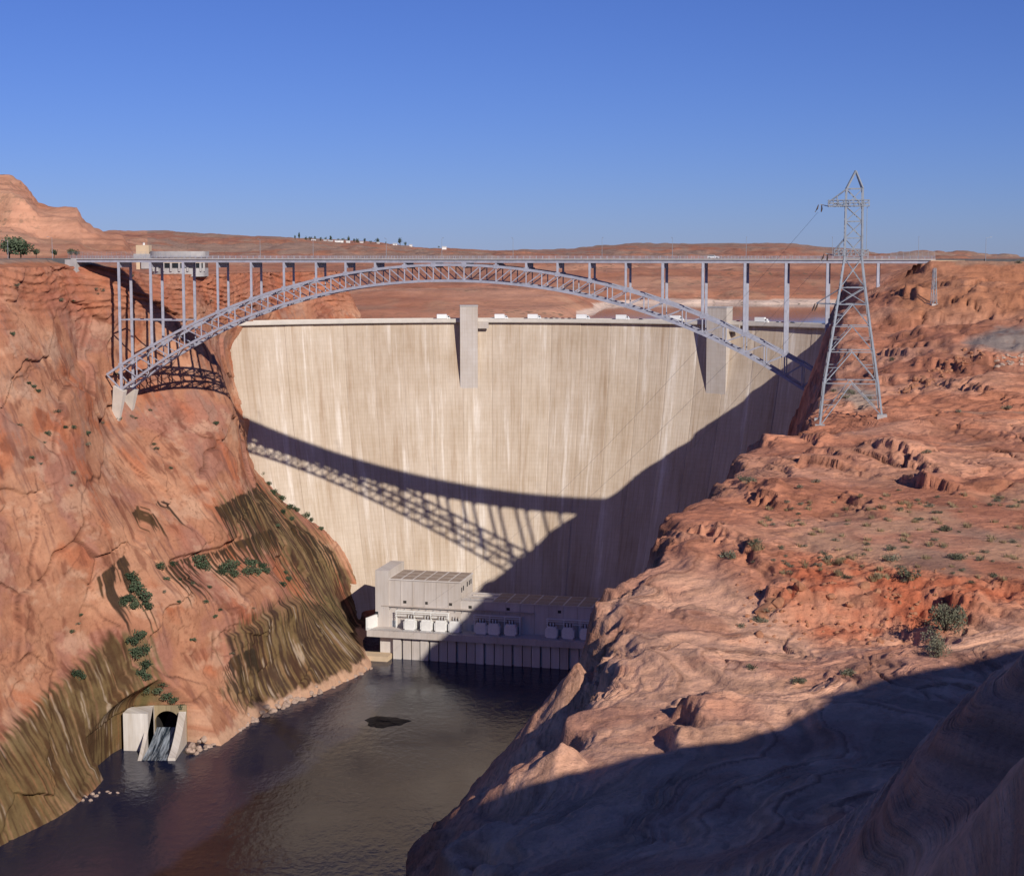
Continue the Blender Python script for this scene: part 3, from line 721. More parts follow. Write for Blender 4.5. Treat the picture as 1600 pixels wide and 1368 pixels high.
def H_far(x, y):
    pxx = CX + F * x / np.maximum(y, 1); ly = np.log(np.clip(y, 760, 30000)); LY = np.log(YR)
    ci = np.clip(np.interp(pxx, PXC, np.arange(len(PXC))), 0, len(PXC) - 1.001); ri = np.clip(np.interp(ly, LY, np.arange(len(YR))), 0, len(YR) - 1.001)
    c0 = ci.astype(int); r0 = ri.astype(int); fc = ci - c0; fr_ = ri - r0
    fc = fc * fc * (3 - 2 * fc)
    z = (tab[r0, c0] * (1 - fc) + tab[r0, c0 + 1] * fc) * (1 - fr_) + (tab[r0 + 1, c0] * (1 - fc) + tab[r0 + 1, c0 + 1] * fc) * fr_
    amp = sst(900, 1500, y) * (1 + 1.2 * sst(1500, 4000, y))
    z = z + amp * (5.0 * fbm(x / 240, y / 240, 4, 401) - 3.5 * np.maximum(0, ridge(x / 170, y / 260, 3, 411) - 0.4) + 0.9 * fbm(x / 30, y / 30, 3, 415)) * (1 - 0.55 * sst(3500, 4500, y))
    bq = (z + 6 * fbm(x / 300, y / 300, 2, 417)) / 7.0; fq = bq - np.floor(bq)
    z = z + 0.8 * amp / (1 + amp) * 7.0 * (sst(0.3, 0.95, fq) - fq)
    # mesa on the left
    me_top = np.interp(pxx, [-300, -60, 0, 22, 45, 66, 80, 126, 134, 150, 168, 196, 215], [120, 108, 76, 75, 66, 50, 47, 44, 34, 27, 22, 19, 0])
    wob = 45 * fbm(x / 160, y / 160, 3, 421)
    ramp_ = np.interp(y + wob, [1120, 1200, 1330, 1400, 1440, 1475, 1520, 2600, 3200], [0, 0.05, 0.26, 0.34, 0.72, 0.80, 1.0, 1.0, 0.6])
    mz = me_top * ramp_ * 1.06
    bq = mz / 5.2; f5 = bq - np.floor(bq); mz = mz + 2.9 * (sst(0.35, 0.95, f5) - f5) + 1.2 * fbm(x / 25, y / 25, 4, 431) * sst(0.02, 0.2, ramp_)
    z = np.where(pxx < 215, np.maximum(z, mz - 3), z)
    a, n = to_an(x, y)
    rim = np.interp(a, LEFT_RIM[0], LEFT_RIM[1])
    PH = RIMZ + 3.2 * (1 - sst(150, 200, a)) - 5.0 * sst(150, 215, a) - 5.5 * sst(230, 330, a) - CAMZ
    z = np.where((a < 470) & (n < rim) , np.minimum(z, PH - 0.8 + 0.12 * np.maximum(rim - n - 110, 0)), z)
    canyon = (n > rim - 14) & (y < 1075)
    return np.where(canyon, np.minimum(z, -75), z), z
th = np.concatenate([np.arange(-50, -20.5, 0.6), np.arange(-20.5, 21, 0.055), np.arange(21, 50, 0.6)])
rr = np.concatenate([np.linspace(770, 1600, 330)[:-1], np.geomspace(1600, 5200, 190)[:-1], np.geomspace(5200, 40000, 60)])
TT, RR = np.meshgrid(np.radians(th), rr)
X = RR * np.sin(TT); Y = RR * np.cos(TT)
Zf, zfree = H_far(X, Y)
Zf = Zf + CAMZ
px, py = project(X, Y, Zf)
g1 = fbm(X / 260, Y / 400, 4, 501); g2 = fbm(X / 50, Y / 90, 4, 511); g3 = fbm(Zf / 4.0, X / 900, 4, 521)
c = np.broadcast_to(np.array(lin(180, 124, 98)), X.shape + (3,)).copy()
c = lerp(c, lin(194, 144, 118), sst(-0.1, 0.5, g1)); c = lerp(c, lin(158, 110, 92), 0.7 * sst(0.0, 0.5, -g1 + 0.3 * g2))
c = lerp(c, c * 0.78, 0.8 * sst(0.1, 0.5, g3)); c = lerp(c, lin(186, 150, 122), 0.35 * sst(0.15, 0.6, g2))
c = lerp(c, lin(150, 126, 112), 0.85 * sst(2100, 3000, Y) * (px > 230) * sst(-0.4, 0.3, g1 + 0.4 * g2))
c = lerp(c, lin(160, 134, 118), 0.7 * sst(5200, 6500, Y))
c = lerp(c, lin(134, 128, 120), 0.85 * sst(-3, 3, poly_sd(px, py, [(432, 500), (440, 490), (468, 470), (485, 472), (490, 476), (470, 486), (452, 503)])))
lk = 168.0
ring = sst(4.5, 2.5, Zf - lk + 1.5 * g2) * sst(1040, 1075, Y) * (px > 900)
c = lerp(c, lin(222, 200, 182), 0.85 * ring)
cut = Zf < CAMZ - 74.9
cut = cut[:-1, :-1] | cut[1:, :-1] | cut[:-1, 1:] | cut[1:, 1:]
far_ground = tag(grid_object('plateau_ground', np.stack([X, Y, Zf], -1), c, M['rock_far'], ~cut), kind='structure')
lake_o = tag(MB().quad((-150, 990, lk), (900, 1000, lk), (1000, 2300, lk), (-150, 2300, lk)).build('lake', M['lake']), kind='structure')
class Seen:
    """which vertex of a terrain grid a line of sight meets first"""
    def __init__(s, V):
        e0 = np.gradient(V, axis=0); e1 = np.gradient(V, axis=1)
        n = np.cross(e0, e1); n /= np.linalg.norm(n, axis=-1, keepdims=True) + 1e-9
        n *= np.sign((n * (np.array([0, 0, CAMZ]) - V)).sum(-1, keepdims=True))
        s.V = V.reshape(-1, 3); s.N = n.reshape(-1, 3)
        px, py = project(s.V[:, 0], s.V[:, 1], s.V[:, 2])
        ok = (px > -100) & (px < 1700) & (py > 200) & (py < 1450) & (s.V[:, 1] > 5)
        idx = np.nonzero(ok)[0]
        key = ((py[idx] - 200) // 2).astype(int) * 1000 + ((px[idx] + 100) // 2).astype(int)
        o = np.lexsort((s.V[idx, 1], key)); k = key[o]; first = np.concatenate([[True], k[1:] != k[:-1]])
        s.map = np.full(700 * 1000, -1); s.map[k[first]] = idx[o][first]; s.map = s.map.reshape(700, 1000)
    def at(s, px, py):
        r, c = int((py - 200) // 2), int((px + 100) // 2)
        for w in range(0, 5):
            b = s.map[max(0, r - w):r + w + 1, max(0, c - w):c + w + 1].ravel(); b = b[b >= 0]
            if len(b):
                i = b[np.argmin(s.V[b, 1])]; return Vector(s.V[i]), Vector(s.N[i])
        return None, None
def drop(o, px_, py_): return SEEN[o.name].at(px_, py_)
SEEN = {'canyon_wall_left': Seen(V_LEFT), 'rim_terrain_right': Seen(V_RIGHT)}

# ================================================================== DAM
dam = tag(empty('concrete_dam', (DC.x, DC.y + DR - 60, 0)), 'huge pale concrete arch dam with streaked concave face filling the canyon', 'dam')
dam_inv = Matrix.Translation(-dam.location)
def dam_child(mb, name, mat, uvf=None):
    o = mb.build(name, mat, dam, uvf); o.matrix_parent_inverse = dam_inv; return o
def dam_uv(p):
    return (math.atan2(p.x - DC.x, p.y - DC.y) * DR, p.z)
BW = 18.0 / DR
zs = [CREST - h for h in (0, 6, 14, 24, 36, 50, 66, 82, 98, 114, 130, 146, 160, 172, 186)]
for k in range(-10, 13):
    f0, f1 = k * BW + 0.0001, (k + 1) * BW - 0.0001
    jog = RNG.uniform(-0.16, 0.16)
    mb = MB(); nph = 5
    phs = [f0 + (f1 - f0) * j / (nph - 1) for j in range(nph)]
    def pt(ph, z, extra=0.0):
        r = DR - dam_off(CREST - z) + jog + extra
        return (DC.x + r * math.sin(ph), DC.y + r * math.cos(ph), z)
    ring_ = []
    for ph in phs:
        col = [pt(ph, z, 0.10 if (ph in (phs[0], phs[-1])) else 0.0) for z in zs]
        rb = DR + 8
        col += [(DC.x + rb * math.sin(ph), DC.y + rb * math.cos(ph), zs[-1]), (DC.x + rb * math.sin(ph), DC.y + rb * math.cos(ph), CREST)]
        ring_.append(len(mb.v)); mb.v += col
    nc = len(zs) + 2
    # narrow chamfer strips at the vertical joints
    for j in range(nph - 1):
        for i in range(nc):
            i2 = (i + 1) % nc
            mb.f.append((ring_[j] + i, ring_[j + 1] + i, ring_[j + 1] + i2, ring_[j] + i2))
    mb.f.append(tuple(ring_[0] + i for i in range(nc))); mb.f.append(tuple(ring_[-1] + i for i in range(nc))[::-1])
    # move the second and last-but-one sections close to the joint so that the chamfer is a groove
    for jj, ph in ((1, f0 + 0.0022), (nph - 2, f1 - 0.0022)):
        for i, z in enumerate(zs): mb.v[ring_[jj] + i] = pt(ph, z)
        for i in (len(zs), len(zs) + 1):
            rb = DR + 8; mb.v[ring_[jj] + i] = (DC.x + rb * math.sin(ph), DC.y + rb * math.cos(ph), mb.v[ring_[jj] + i][2])
    dam_child(mb, 'concrete_block', M['dam'], dam_uv)
# crest road slab overhanging the face, with its two parapets
def arc_strip(r0, r1, z0, z1, a0, a1, n=70):
    mb = MB()
    for j in range(n + 1):
        ph = a0 + (a1 - a0) * j / n; s_, c_ = math.sin(ph), math.cos(ph)
        mb.v += [(DC.x + r * s_, DC.y + r * c_, z) for (r, z) in ((r0, z0), (r1, z0), (r1, z1), (r0, z1))]
    for j in range(n):
        a = 4 * j
        mb.f += [(a + i, a + (i + 1) % 4, a + 4 + (i + 1) % 4, a + 4 + i)[::-1] for i in range(4)]
    mb.f += [(0, 1, 2, 3), (4 * n + 3, 4 * n + 2, 4 * n + 1, 4 * n)]
    return mb
A0, A1 = -10 * BW, 13 * BW
cr = dam_child(arc_strip(DR - 2.6, DR + 9.5, CREST + 0.02, CREST + 1.3, A0, A1), 'crest_road', M['crest'])
for (r0, r1, nm) in ((DR - 2.75, DR - 2.35, 'parapet'), (DR + 9.2, DR + 9.6, 'parapet')):
    dam_child(arc_strip(r0, r1, CREST + 0.4, CREST + 2.35, A0, A1), nm, M['crest'])
# stepped haunch below the road right of the lift tower
def radial_box(ph, half_w, r0, r1, z0, z1):
    t = Vector((math.cos(ph), -math.sin(ph), 0)); r = Vector((math.sin(ph), math.cos(ph), 0)); c = Vector((DC.x, DC.y, 0))
    poly = [c + t * (u * half_w) + r * rad for (u, rad) in ((-1, r0), (1, r0), (1, r1), (-1, r1))]
    return MB().prism(poly, (0, 0, z0), (0, 0, z1))
def phi_of(px_):
    p = dam_hit(px_, 512); return math.atan2(p.x - DC.x, p.y - DC.y)
for (pa_, pb_, ztop) in ((718.5, 746.0, 183.2), (1112.5, 1143.0, 183.5)):
    f0, f1 = phi_of(pa_), phi_of(pb_)
    hw = (f1 - f0) * DR / 2
    t = dam_child(radial_box((f0 + f1) / 2, hw, DR - 8.0, DR + 1.0, CREST - 52, ztop), 'lift_tower', M['damtower'], dam_uv)
    cap = dam_child(radial_box((f0 + f1) / 2, hw + 0.12, DR - 8.15, DR + 1.2, ztop - 0.5, ztop + 0.35), 'tower_cap', M['deckconc'])
    dam_child(radial_box(f1 + 3.4 / DR, 3.3, DR - 4.4, DR - 2.9, CREST - 3.5, CREST + 0.6), 'haunch', M['damtower'], dam_uv)

# ================================================================== BRIDGE
BL = PY(120, 404, 787); BR = PY(1472, 404, 687)
bu = Vector((BR.x - BL.x, BR.y - BL.y, 0)).normalized()      # along the bridge, left to right
bw = Vector((-bu.y, bu.x, 0))                                # across, upstream
BP0 = Vector((BL.x, BL.y, 0)); BWID = 12.2
DECK = CAMZ - 2.0
bridge = tag(empty('arch_bridge', BP0 + bu * 200 + bw * 6 + Vector((0, 0, 150))), 'grey steel deck arch bridge spanning the canyon in front of the dam', 'bridge')
br_inv = Matrix.Translation(-bridge.location)
def bchild(mb, name, mat=None, parent=None):
    o = mb.build(name, mat or M['steel'], parent or bridge)
    o.matrix_parent_inverse = br_inv if parent is None else Matrix.Identity(4)
    return o
def sz(px_, py_):
    p = PP(px_, py_, BP0, bw); return ((p - BP0).dot(bu), p.z)
def bpt(s, w, z): return BP0 + bu * s + bw * w + Vector((0, 0, z))
top_px = [(189, 569), (237.7, 541), (288, 513.5), (341, 487.5), (393, 466), (444, 450), (494, 436.5), (540, 427.5), (586, 421), (632, 417), (677, 414.3), (725, 413.7), (775, 415.8), (822, 421.5), (871, 429), (921, 439), (977.5, 453.5), (1035, 471), (1097.5, 494), (1162.5, 521.5), (1226, 553.5), (1281, 586)]
bot_px = [(188, 611), (240, 570), (290, 540), (341, 514.5), (394.5, 491.5), (444, 475), (496, 461), (540, 452.5), (585, 446), (632.5, 441.3), (677, 439), (725, 438.7), (775, 441), (822, 446), (871, 453), (921, 462.7), (977, 477.5), (1035, 497), (1097, 523.5), (1162, 553), (1227, 590), (1281, 625)]
tp = np.array([sz(*q) for q in top_px]); bp_ = np.array([sz(*q) for q in bot_px])
ft = np.poly1d(np.polyfit(tp[:, 0], tp[:, 1], 4)); fb = np.poly1d(np.polyfit(bp_[:, 0], bp_[:, 1], 4))
cs = [float(s) for s in tp[:, 0]]
panel = []
for i, s in enumerate(cs):
    panel.append(s)
    if i + 1 < len(cs): panel.append((s + cs[i + 1]) / 2)
crown = float(tp[np.argmax(tp[:, 1]), 0])
panel_b = list(panel)
s_left_tip = sz(167, 584)[0]
for side, w in enumerate((0.0, BWID)):
    mb = MB()
    nodes = [s_left_tip] + panel
    for i in range(len(nodes) - 1):
        a, b_ = nodes[i], nodes[i + 1]
        mb.beam(bpt(a, w, ft(a)), bpt(b_, w, ft(b_)), 0.95, 1.15, bw.cross(bu) * -1)
    for i in range(len(panel) - 1):
        a, b_ = panel[i], panel[i + 1]
        mb.beam(bpt(a, w, fb(a)), bpt(b_, w, fb(b_)), 0.95, 1.15)
    rib = bchild(mb, 'arch_rib')
    for i, s in enumerate(panel):
        m2_ = MB().beam(bpt(s, w, fb(s) + 0.4), bpt(s, w, ft(s) - 0.4), 0.5, 0.5)
        o = bchild(m2_, 'truss_vertical', None, rib)
        if i + 1 < len(panel):
            t_ = panel[i + 1]
            if (s + t_) / 2 < crown: m3_ = MB().beam(bpt(s, w, ft(s) - 0.4), bpt(t_, w, fb(t_) + 0.4), 0.4, 0.42)
            else: m3_ = MB().beam(bpt(s, w, fb(s) + 0.4), bpt(t_, w, ft(t_) - 0.4), 0.4, 0.42)
            bchild(m3_, 'truss_diagonal', None, rib)
    # gusset plates where columns land
    for s in cs:
        bchild(MB().beam(bpt(s - 1.1, w, ft(s)), bpt(s + 1.1, w, ft(s)), 1.12, 1.9), 'gusset_plate', None, rib)
    # skewback strut from the tip of the top chord down to the bearing
    bchild(MB().beam(bpt(s_left_tip, w, ft(s_left_tip)), bpt(panel[0], w, fb(panel[0])), 0.6, 0.6), 'end_strut', None, rib)
# lateral bracing between the two ribs
for (fz, nm) in ((ft, 'lateral_brace'), (fb, 'lateral_brace')):
    for i in range(0, len(panel) - 1):
        a, b_ = panel[i], panel[i + 1]
        bchild(MB().beam(bpt(a, 0.5, fz(a)), bpt(a, BWID - 0.5, fz(a)), 0.5, 0.6), 'cross_strut')
        p, q = ((a, b_) if i % 2 == 0 else (b_, a))
        bchild(MB().beam(bpt(p, 0.5, fz(p)), bpt(q, BWID - 0.5, fz(q)), 0.42, 0.42), nm)
# columns, bent caps
col_bases = []
for i, s in enumerate(cs[:-1]):
    for w in (0.0, BWID):
        zb = fb(s) if i == 0 else ft(s)
        if DECK - 3.2 - zb > 0.8:
            bchild(MB().beam(bpt(s, w, zb), bpt(s, w, DECK - 1.95), 1.0 if 2 < i < 17 else 1.2, 1.0), 'column')
    bchild(MB().beam(bpt(s, -0.3, DECK - 3.2), bpt(s, BWID + 0.3, DECK - 3.2), 0.9, 2.4), 'bent_cap')
for s in (sz(1293, 420)[0], sz(1372, 420)[0]):
    for w in (0.0, BWID):
        p = bpt(s, w, 0); zb = float(H_right(np.array([p.x]), np.array([p.y]))[0])
        if s < sz(1300, 420)[0]: zb = min(zb, CAMZ - 62)
        bchild(MB().beam(bpt(s, w, zb - 3), bpt(s, w, DECK - 1.95), 1.15, 1.0), 'column')
    bchild(MB().beam(bpt(s, -0.3, DECK - 3.2), bpt(s, BWID + 0.3, DECK - 3.2), 0.9, 2.4), 'bent_cap')
zs_ = sz(240, 500)[1]
for w in (0.0, BWID):
    bchild(MB().beam(bpt(cs[0], w, zs_), bpt(cs[2], w, zs_), 0.45, 0.5), 'longitudinal_strut')
for s in cs[:3]: bchild(MB().beam(bpt(s, 0, zs_), bpt(s, BWID, zs_), 0.45, 0.5), 'column_strut')
SL, SR = sz(112, 404)[0], sz(1462, 404)[0]
deck = bchild(MB().beam(bpt(SL, BWID / 2, DECK - 0.30), bpt(SR, BWID / 2, DECK - 0.30), BWID + 2.0, 0.60), 'deck_slab', M['deckconc'])
bchild(MB().beam(bpt(SL, BWID / 2, DECK + 0.012), bpt(SR, BWID / 2, DECK + 0.012), BWID - 2.2, 0.016), 'roadway', M['asphalt'], None)
for w in (-0.2, BWID + 0.2, BWID * 0.33, BWID * 0.67):
    bchild(MB().beam(bpt(SL, w, DECK - 1.30), bpt(SR, w, DECK - 1.30), 0.5, 1.38), 'girder')
for w in (-0.75, BWID + 0.75):
    mb = MB()
    for hgt in (0.35, 0.75, 1.15): mb.beam(bpt(SL, w, DECK + hgt), bpt(SR, w, DECK + hgt), 0.09, 0.10)
    rail = bchild(mb, 'railing')
    n = int((SR - SL) / 3.0); mb = MB()
    me_post = MB().box((-0.08, -0.08, 0), (0.08, 0.08, 1.2)).mesh('rail_post', M['steel'])
    for i in range(0, n + 1, 1):
        o = link('rail_post', me_post, None, rail); o.location = bpt(SL + i * 3.0, w, DECK)
# tall mesh fence by each end of the bridge
for (p0_, p1_) in ((108, 300), (1392, 1470)):
    s0, s1 = sz(p0_, 400)[0], sz(p1_, 400)[0]
    for w in (-0.95,):
        mb = MB(); n = int((s1 - s0) / 2.6)
        for i in range(n + 1): mb.beam(bpt(s0 + i * 2.6, w, DECK - 0.2), bpt(s0 + i * 2.6, w, DECK + 3.1), 0.09)
        for hgt in (0.3, 1.0, 1.7, 2.4, 3.05): mb.beam(bpt(s0, w, DECK + hgt), bpt(s0 + n * 2.6, w, DECK + hgt), 0.045)
        for i in range(n * 5): mb.beam(bpt(s0 + i * 0.52, w, DECK + 0.2), bpt(s0 + i * 0.52, w, DECK + 3.05), 0.03)
        bchild(mb, 'mesh_fence', M['galv'])
# concrete skewbacks that carry the arch on the left wall, abutments at both ends
for w in (0.0, BWID):
    b0 = bpt(panel[0], w, fb(panel[0]))
    mb = MB(); fr_ = [b0 + bu * u + bw * v for (u, v) in ((1.9, -1.9), (1.9, 1.9), (-3.4, 1.9), (-3.4, -1.9))]
    lo = [b0 + bu * u + bw * v for (u, v) in ((-1.4, -0.7), (-1.4, 0.7), (-5.5, 0.7), (-5.5, -0.7))]
    mb.v = [tuple(q + Vector((0, 0, dz))) for q, dz in zip(fr_, (-1.0, -1.0, 2.0, 2.0))] + [tuple(q + Vector((0, 0, -15.5))) for q in lo]
    mb.f = [(0, 1, 2, 3), (7, 6, 5, 4), (0, 4, 5, 1), (1, 5, 6, 2), (2, 6, 7, 3), (3, 7, 4, 0)]
    bchild(mb, 'skewback', M['crest'])
bchild(MB().prism([bpt(SL - 14, -1.2, 0), bpt(SL + 3, -1.2, 0), bpt(SL + 3, BWID + 1.2, 0), bpt(SL - 14, BWID + 1.2, 0)], (0, 0, DECK - 8), (0, 0, DECK - 0.62)), 'abutment', M['deckconc'])
bchild(MB().prism([bpt(SR - 2, -1.2, 0), bpt(SR + 12, -1.2, 0), bpt(SR + 12, BWID + 1.2, 0), bpt(SR - 2, BWID + 1.2, 0)], (0, 0, DECK - 9), (0, 0, DECK - 0.62)), 'abutment', M['tan'])
# approach road left of the bridge
rd = [bpt(SL - 60, -14, DECK - 0.2), bpt(SL, -0.5, DECK - 0.02), bpt(SL, BWID + 0.5, DECK - 0.02), bpt(SL - 60, 3, DECK - 0.2)]
tag(MB().prism(rd, (0, 0, -4.0), (0, 0, 0)).build('approach_road', M['asphalt']), kind='structure')
rd = [bpt(SR, -0.5, DECK - 0.02), bpt(SR + 150, 4, DECK + 0.1), bpt(SR + 150, 18, DECK + 0.1), bpt(SR, BWID + 0.5, DECK - 0.02)]
tag(MB().prism(rd, (0, 0, -4.0), (0, 0, 0)).build('approach_road', M['asphalt']), kind='structure')

# ------------------------------------------------------------------ lamp posts along the bridge
def lamp_post(base, h, toward, label, group):
    e = tag(empty('lamp_post', base), label, 'lamp post', group)
    pole = MB().tube([(0, 0, 0), (0, 0, h * 0.5), (0, 0, h)], [0.13, 0.10, 0.07], 6).build('pole', M['galv'], e)
    arm = MB().beam((0, 0, h - 0.1), (toward.x * 1.8, toward.y * 1.8, h + 0.25), 0.08).build('arm', M['galv'], e)
    hd = MB().beam((toward.x * 1.5, toward.y * 1.5, h + 0.2), (toward.x * 2.5, toward.y * 2.5, h + 0.32), 0.3, 0.16).build('lamp_head', M['galv'], e)
    return e
for i, q in enumerate((390, 490, 590, 691, 791, 941, 1044, 1166, 1298, 1435)):
    s = sz(q, 400)[0]; w = -0.55 if i % 2 else BWID + 0.55
    lamp_post(bpt(s, w, DECK), 9.2, bw if i % 2 else -bw, 'thin grey lamp post rising from the bridge deck edge', 'lamp posts along the bridge deck')

# ================================================================== POWERHOUSE AT THE FOOT OF THE DAM
PA = PZ(609, 986, 15.2); PB = PZ(880, 1001.5, 15.2)
pu = Vector((PB.x - PA.x, PB.y - PA.y, 0)).normalized(); pw = Vector((-pu.y, pu.x, 0))
ph_rot = math.atan2(pu.y, pu.x)
PO = Vector((PA.x, PA.y, 0))
ph = tag(empty('powerhouse', PO, ph_rot), 'pale concrete powerhouse with flat panelled roofs at the foot of the dam', 'building')
def pl(px_, py_, w):
    """local x (along the front) where a line of sight meets the vertical plane at depth w"""
    p = PP(px_, py_, PO + pw * w, pw) - PO; return p.dot(pu), p.z
DKZ = 15.2; WF = 11.0
xl, xr = pl(573, 986, 0)[0], pl(965, 1006, 0)[0]
uvp = lambda p: (p.x + p.y, p.z)
def part(mb, nm, mat=None, par=None): return mb.build(nm, mat or M['plant'], par or ph, uvp)
part(MB().box((xl, 0, DKZ - 3.4), (xr, WF + 6, DKZ)), 'service_deck')
part(MB().prism([(xl - 0.6, 0.4, 0), (xl + 0.4, 0.4, 0), (xl + 3.6, WF + 2, 0), (xl + 2.4, WF + 2, 0)], (0, 0, DKZ - 0.2), (0, 0, DKZ + 6.5)), 'end_wall', M['white'])
part(MB().box((xl + 6, 4.5, -6), (xr, WF + 6, DKZ - 3.4)), 'draft_tube_wall')
xs = xl + 14
k = 0
while xs < xr - 3:
    wd = 4.3
    part(MB().box((xs, 2.4 if k % 3 else 1.9, -6), (xs + wd, 4.55, DKZ - 3.42)), 'pier')
    xs += wd + (0.55 if k % 3 else 1.1); k += 1
part(MB().box((xl - 3, -5.0, -6), (xl + 13, 4.4, 2.6)), 'river_wall', M['tan'])
x608, z608 = pl(608, 905, WF); x720, _ = pl(719.5, 913, WF); x587, z587 = pl(587, 890, WF)
xe = xr; zlow = pl(763.6, 941.5, WF)[1]
DEP = 25.0
zm = z608
main = part(MB().box((x608, WF, DKZ), (x720, WF + DEP, zm)), 'generator_hall')
part(MB().box((x587, WF - 1.0, DKZ), (x608 - 0.02, WF + DEP + 2, z587)), 'stair_tower')
low = part(MB().box((x720 + 0.02, WF + 0.3, DKZ), (xe, WF + DEP - 2, zlow)), 'transformer_hall')
def roof_grid(x0, x1, y0, y1, z, nx, ny, par):
    part(MB().box((x0 - 0.4, y0 - 0.4, z), (x1 + 0.4, y1 + 0.4, z + 0.55)), 'roof', M['plant'], par)
    dx, dy = (x1 - x0) / nx, (y1 - y0) / ny
    me_ = MB().box((0.45, 0.45, 0), (dx - 0.45, dy - 0.45, 0.14)).mesh('roof_panel', M['roofpanel'])
    for i in range(nx):
        for j in range(ny):
            o = link('roof_panel', me_, None, par); o.location = (x0 + i * dx, y0 + j * dy, z + 0.5)
roof_grid(x608, x720, WF, WF + DEP, zm, 6, 3, main)
xg = pl(768, 940, WF)[0]
roof_grid(xg, xe, WF + 0.3, WF + DEP - 2, zlow, 9, 3, low)
part(MB().box((x720 + 0.3, WF + 0.3, zlow), (xg - 0.6, WF + DEP - 2, zlow + 0.3)), 'roof', M['plant'], low)
for i in range(1, 6):
    x = x608 + (x720 - x608) * i / 6
    part(MB().box((x - 0.22, WF - 0.16, DKZ), (x + 0.22, WF + 0.1, zm - 0.1)), 'pilaster', M['damtower'], main)
n_l = 9
for i in range(1, n_l):
    x = xg + (xe - xg) * i / n_l
    part(MB().box((x - 0.2, WF + 0.14, DKZ), (x + 0.2, WF + 0.4, zlow - 0.1)), 'pilaster', M['damtower'], low)
zl_ = pl(660, 949, WF)[1]
part(MB().box((x608 - 4, WF - 1.3, zl_), (x720 + 40, WF - 0.02, zl_ + 0.45)), 'ledge', M['damtower'])
for i in range(18):
    part(MB().beam((x608 - 3 + i * 4.0, WF - 1.2, zl_ - 1.2), (x608 - 3 + i * 4.0, WF - 0.1, zl_), 0.2), 'bracket', M['galv'])
for f_ in (0.22, 0.52, 0.86):
    x = x608 + (x720 - x608) * f_; part(MB().box((x - 0.9, WF - 0.05, zm - 12.5), (x + 0.9, WF + 0.1, zm - 11)), 'vent', M['dark'], main)
for f_ in (0.06, 0.30, 0.62):
    x = x720 + (xe - x720) * f_; part(MB().box((x - 0.9, WF + 0.24, zlow - 3.6), (x + 0.9, WF + 0.4, zlow - 2.1)), 'vent', M['dark'], low)
for (f_, zz_) in ((0.10, 5.5), (0.24, 5.2), (0.55, 4.6), (0.72, 4.6), (0.86, 4.6)):
    y = WF + DEP * f_
    part(MB().box((x720 - 0.05, y - 0.9, zm - zz_), (x720 + 0.05, y + 0.9, zm - zz_ + 2.6)), 'window', M['glass'], main)
part(MB().box((x720 + 4, WF + 6, zlow + 0.3), (x720 + 16, WF + 9, zlow + 0.8)), 'roof_duct', M['damtower'], low)
part(MB().box((x720 + 3, WF + 14, zlow + 0.3), (x720 + 17, WF + 15.2, zlow + 1.2)), 'roof_duct', M['damtower'], low)
for (xa, xb, yy, zz_, nm_) in ((xl, xr, 0.3, DKZ, 'deck_railing'), (x720 + 0.5, xe, WF + 0.5, zlow + 0.55, 'roof_railing')):
    mb = MB()
    for dz in (0.55, 1.1): mb.beam((xa, yy, zz_ + dz), (xb, yy, zz_ + dz), 0.08)
    for i in range(int((xb - xa) / 2.5) + 1): mb.beam((xa + i * 2.5, yy, zz_), (xa + i * 2.5, yy, zz_ + 1.1), 0.08)
    part(mb, nm_, M['galv'])
for xd in (x608 + 1.6, x608 + (x720 - x608) * 0.62, x720 + 6, x720 + 30, x720 + 52):
    part(MB().box((xd, WF - 0.06, DKZ), (xd + 2.4, WF + 0.36, DKZ + 3.4)), 'door', M['galv'])
part(MB().box((x587 - 0.05, WF - 1.08, DKZ + 5), (x587 + 1.6, WF - 0.9, DKZ + 8)), 'window', M['glass'])
# transformers on the deck, each a thing of its own
def make_transformer(label, group):
    e = tag(empty('transformer'), label, 'transformer', group)
    MB().box((-2.2, -1.7, 0.4), (2.2, 1.7, 5.0)).box((-2.0, -1.5, 5.0), (2.0, 1.5, 5.5)).build('tank', M['white'], e)
    MB().box((-2.8, -2.3, 0), (2.8, 2.3, 0.45)).build('plinth', M['deckconc'], e)
    for sx in (-1, 1):
        mb = MB()
        for j in range(6): mb.box((sx * 2.3 - 0.45, -1.5 + j * 0.52, 0.9), (sx * 2.3 + 0.45, -1.25 + j * 0.52, 4.3))
        mb.build('radiator', M['white'], e)
    for bx in (-1.3, 0.0, 1.3):
        MB().tube([(bx, 0, 5.4), (bx, -0.1, 6.2), (bx, -0.2, 7.4)], [0.28, 0.34, 0.16], 7).build('bushing', M['porcelain'], e)
    MB().tube([(-1.6, 1.0, 6.0), (1.6, 1.0, 6.0)], 0.5, 9).build('conservator', M['white'], e)
    return e
tr0 = None
for i, q in enumerate((641, 667, 689, 711, 752, 772, 798, 862, 888, 916)):
    x, _ = pl(q, 985 + (q - 640) * 0.055, 5.0)
    lab = 'white oil transformer standing in sun on the powerhouse deck' if i < 4 else 'shaded oil transformer on the powerhouse deck below the low roof'
    grp = 'sunlit transformers' if i < 4 else 'shaded transformers'
    if tr0 is None: t = tr0 = make_transformer(lab, grp)
    else: t = copy_tree(tr0); t['label'] = lab; t['group'] = grp
    t.location = PO + pu * x + pw * 5.2 + Vector((0, 0, DKZ)); t.rotation_euler = (0, 0, ph_rot); t.scale = (1.2, 1.0, 1.15)
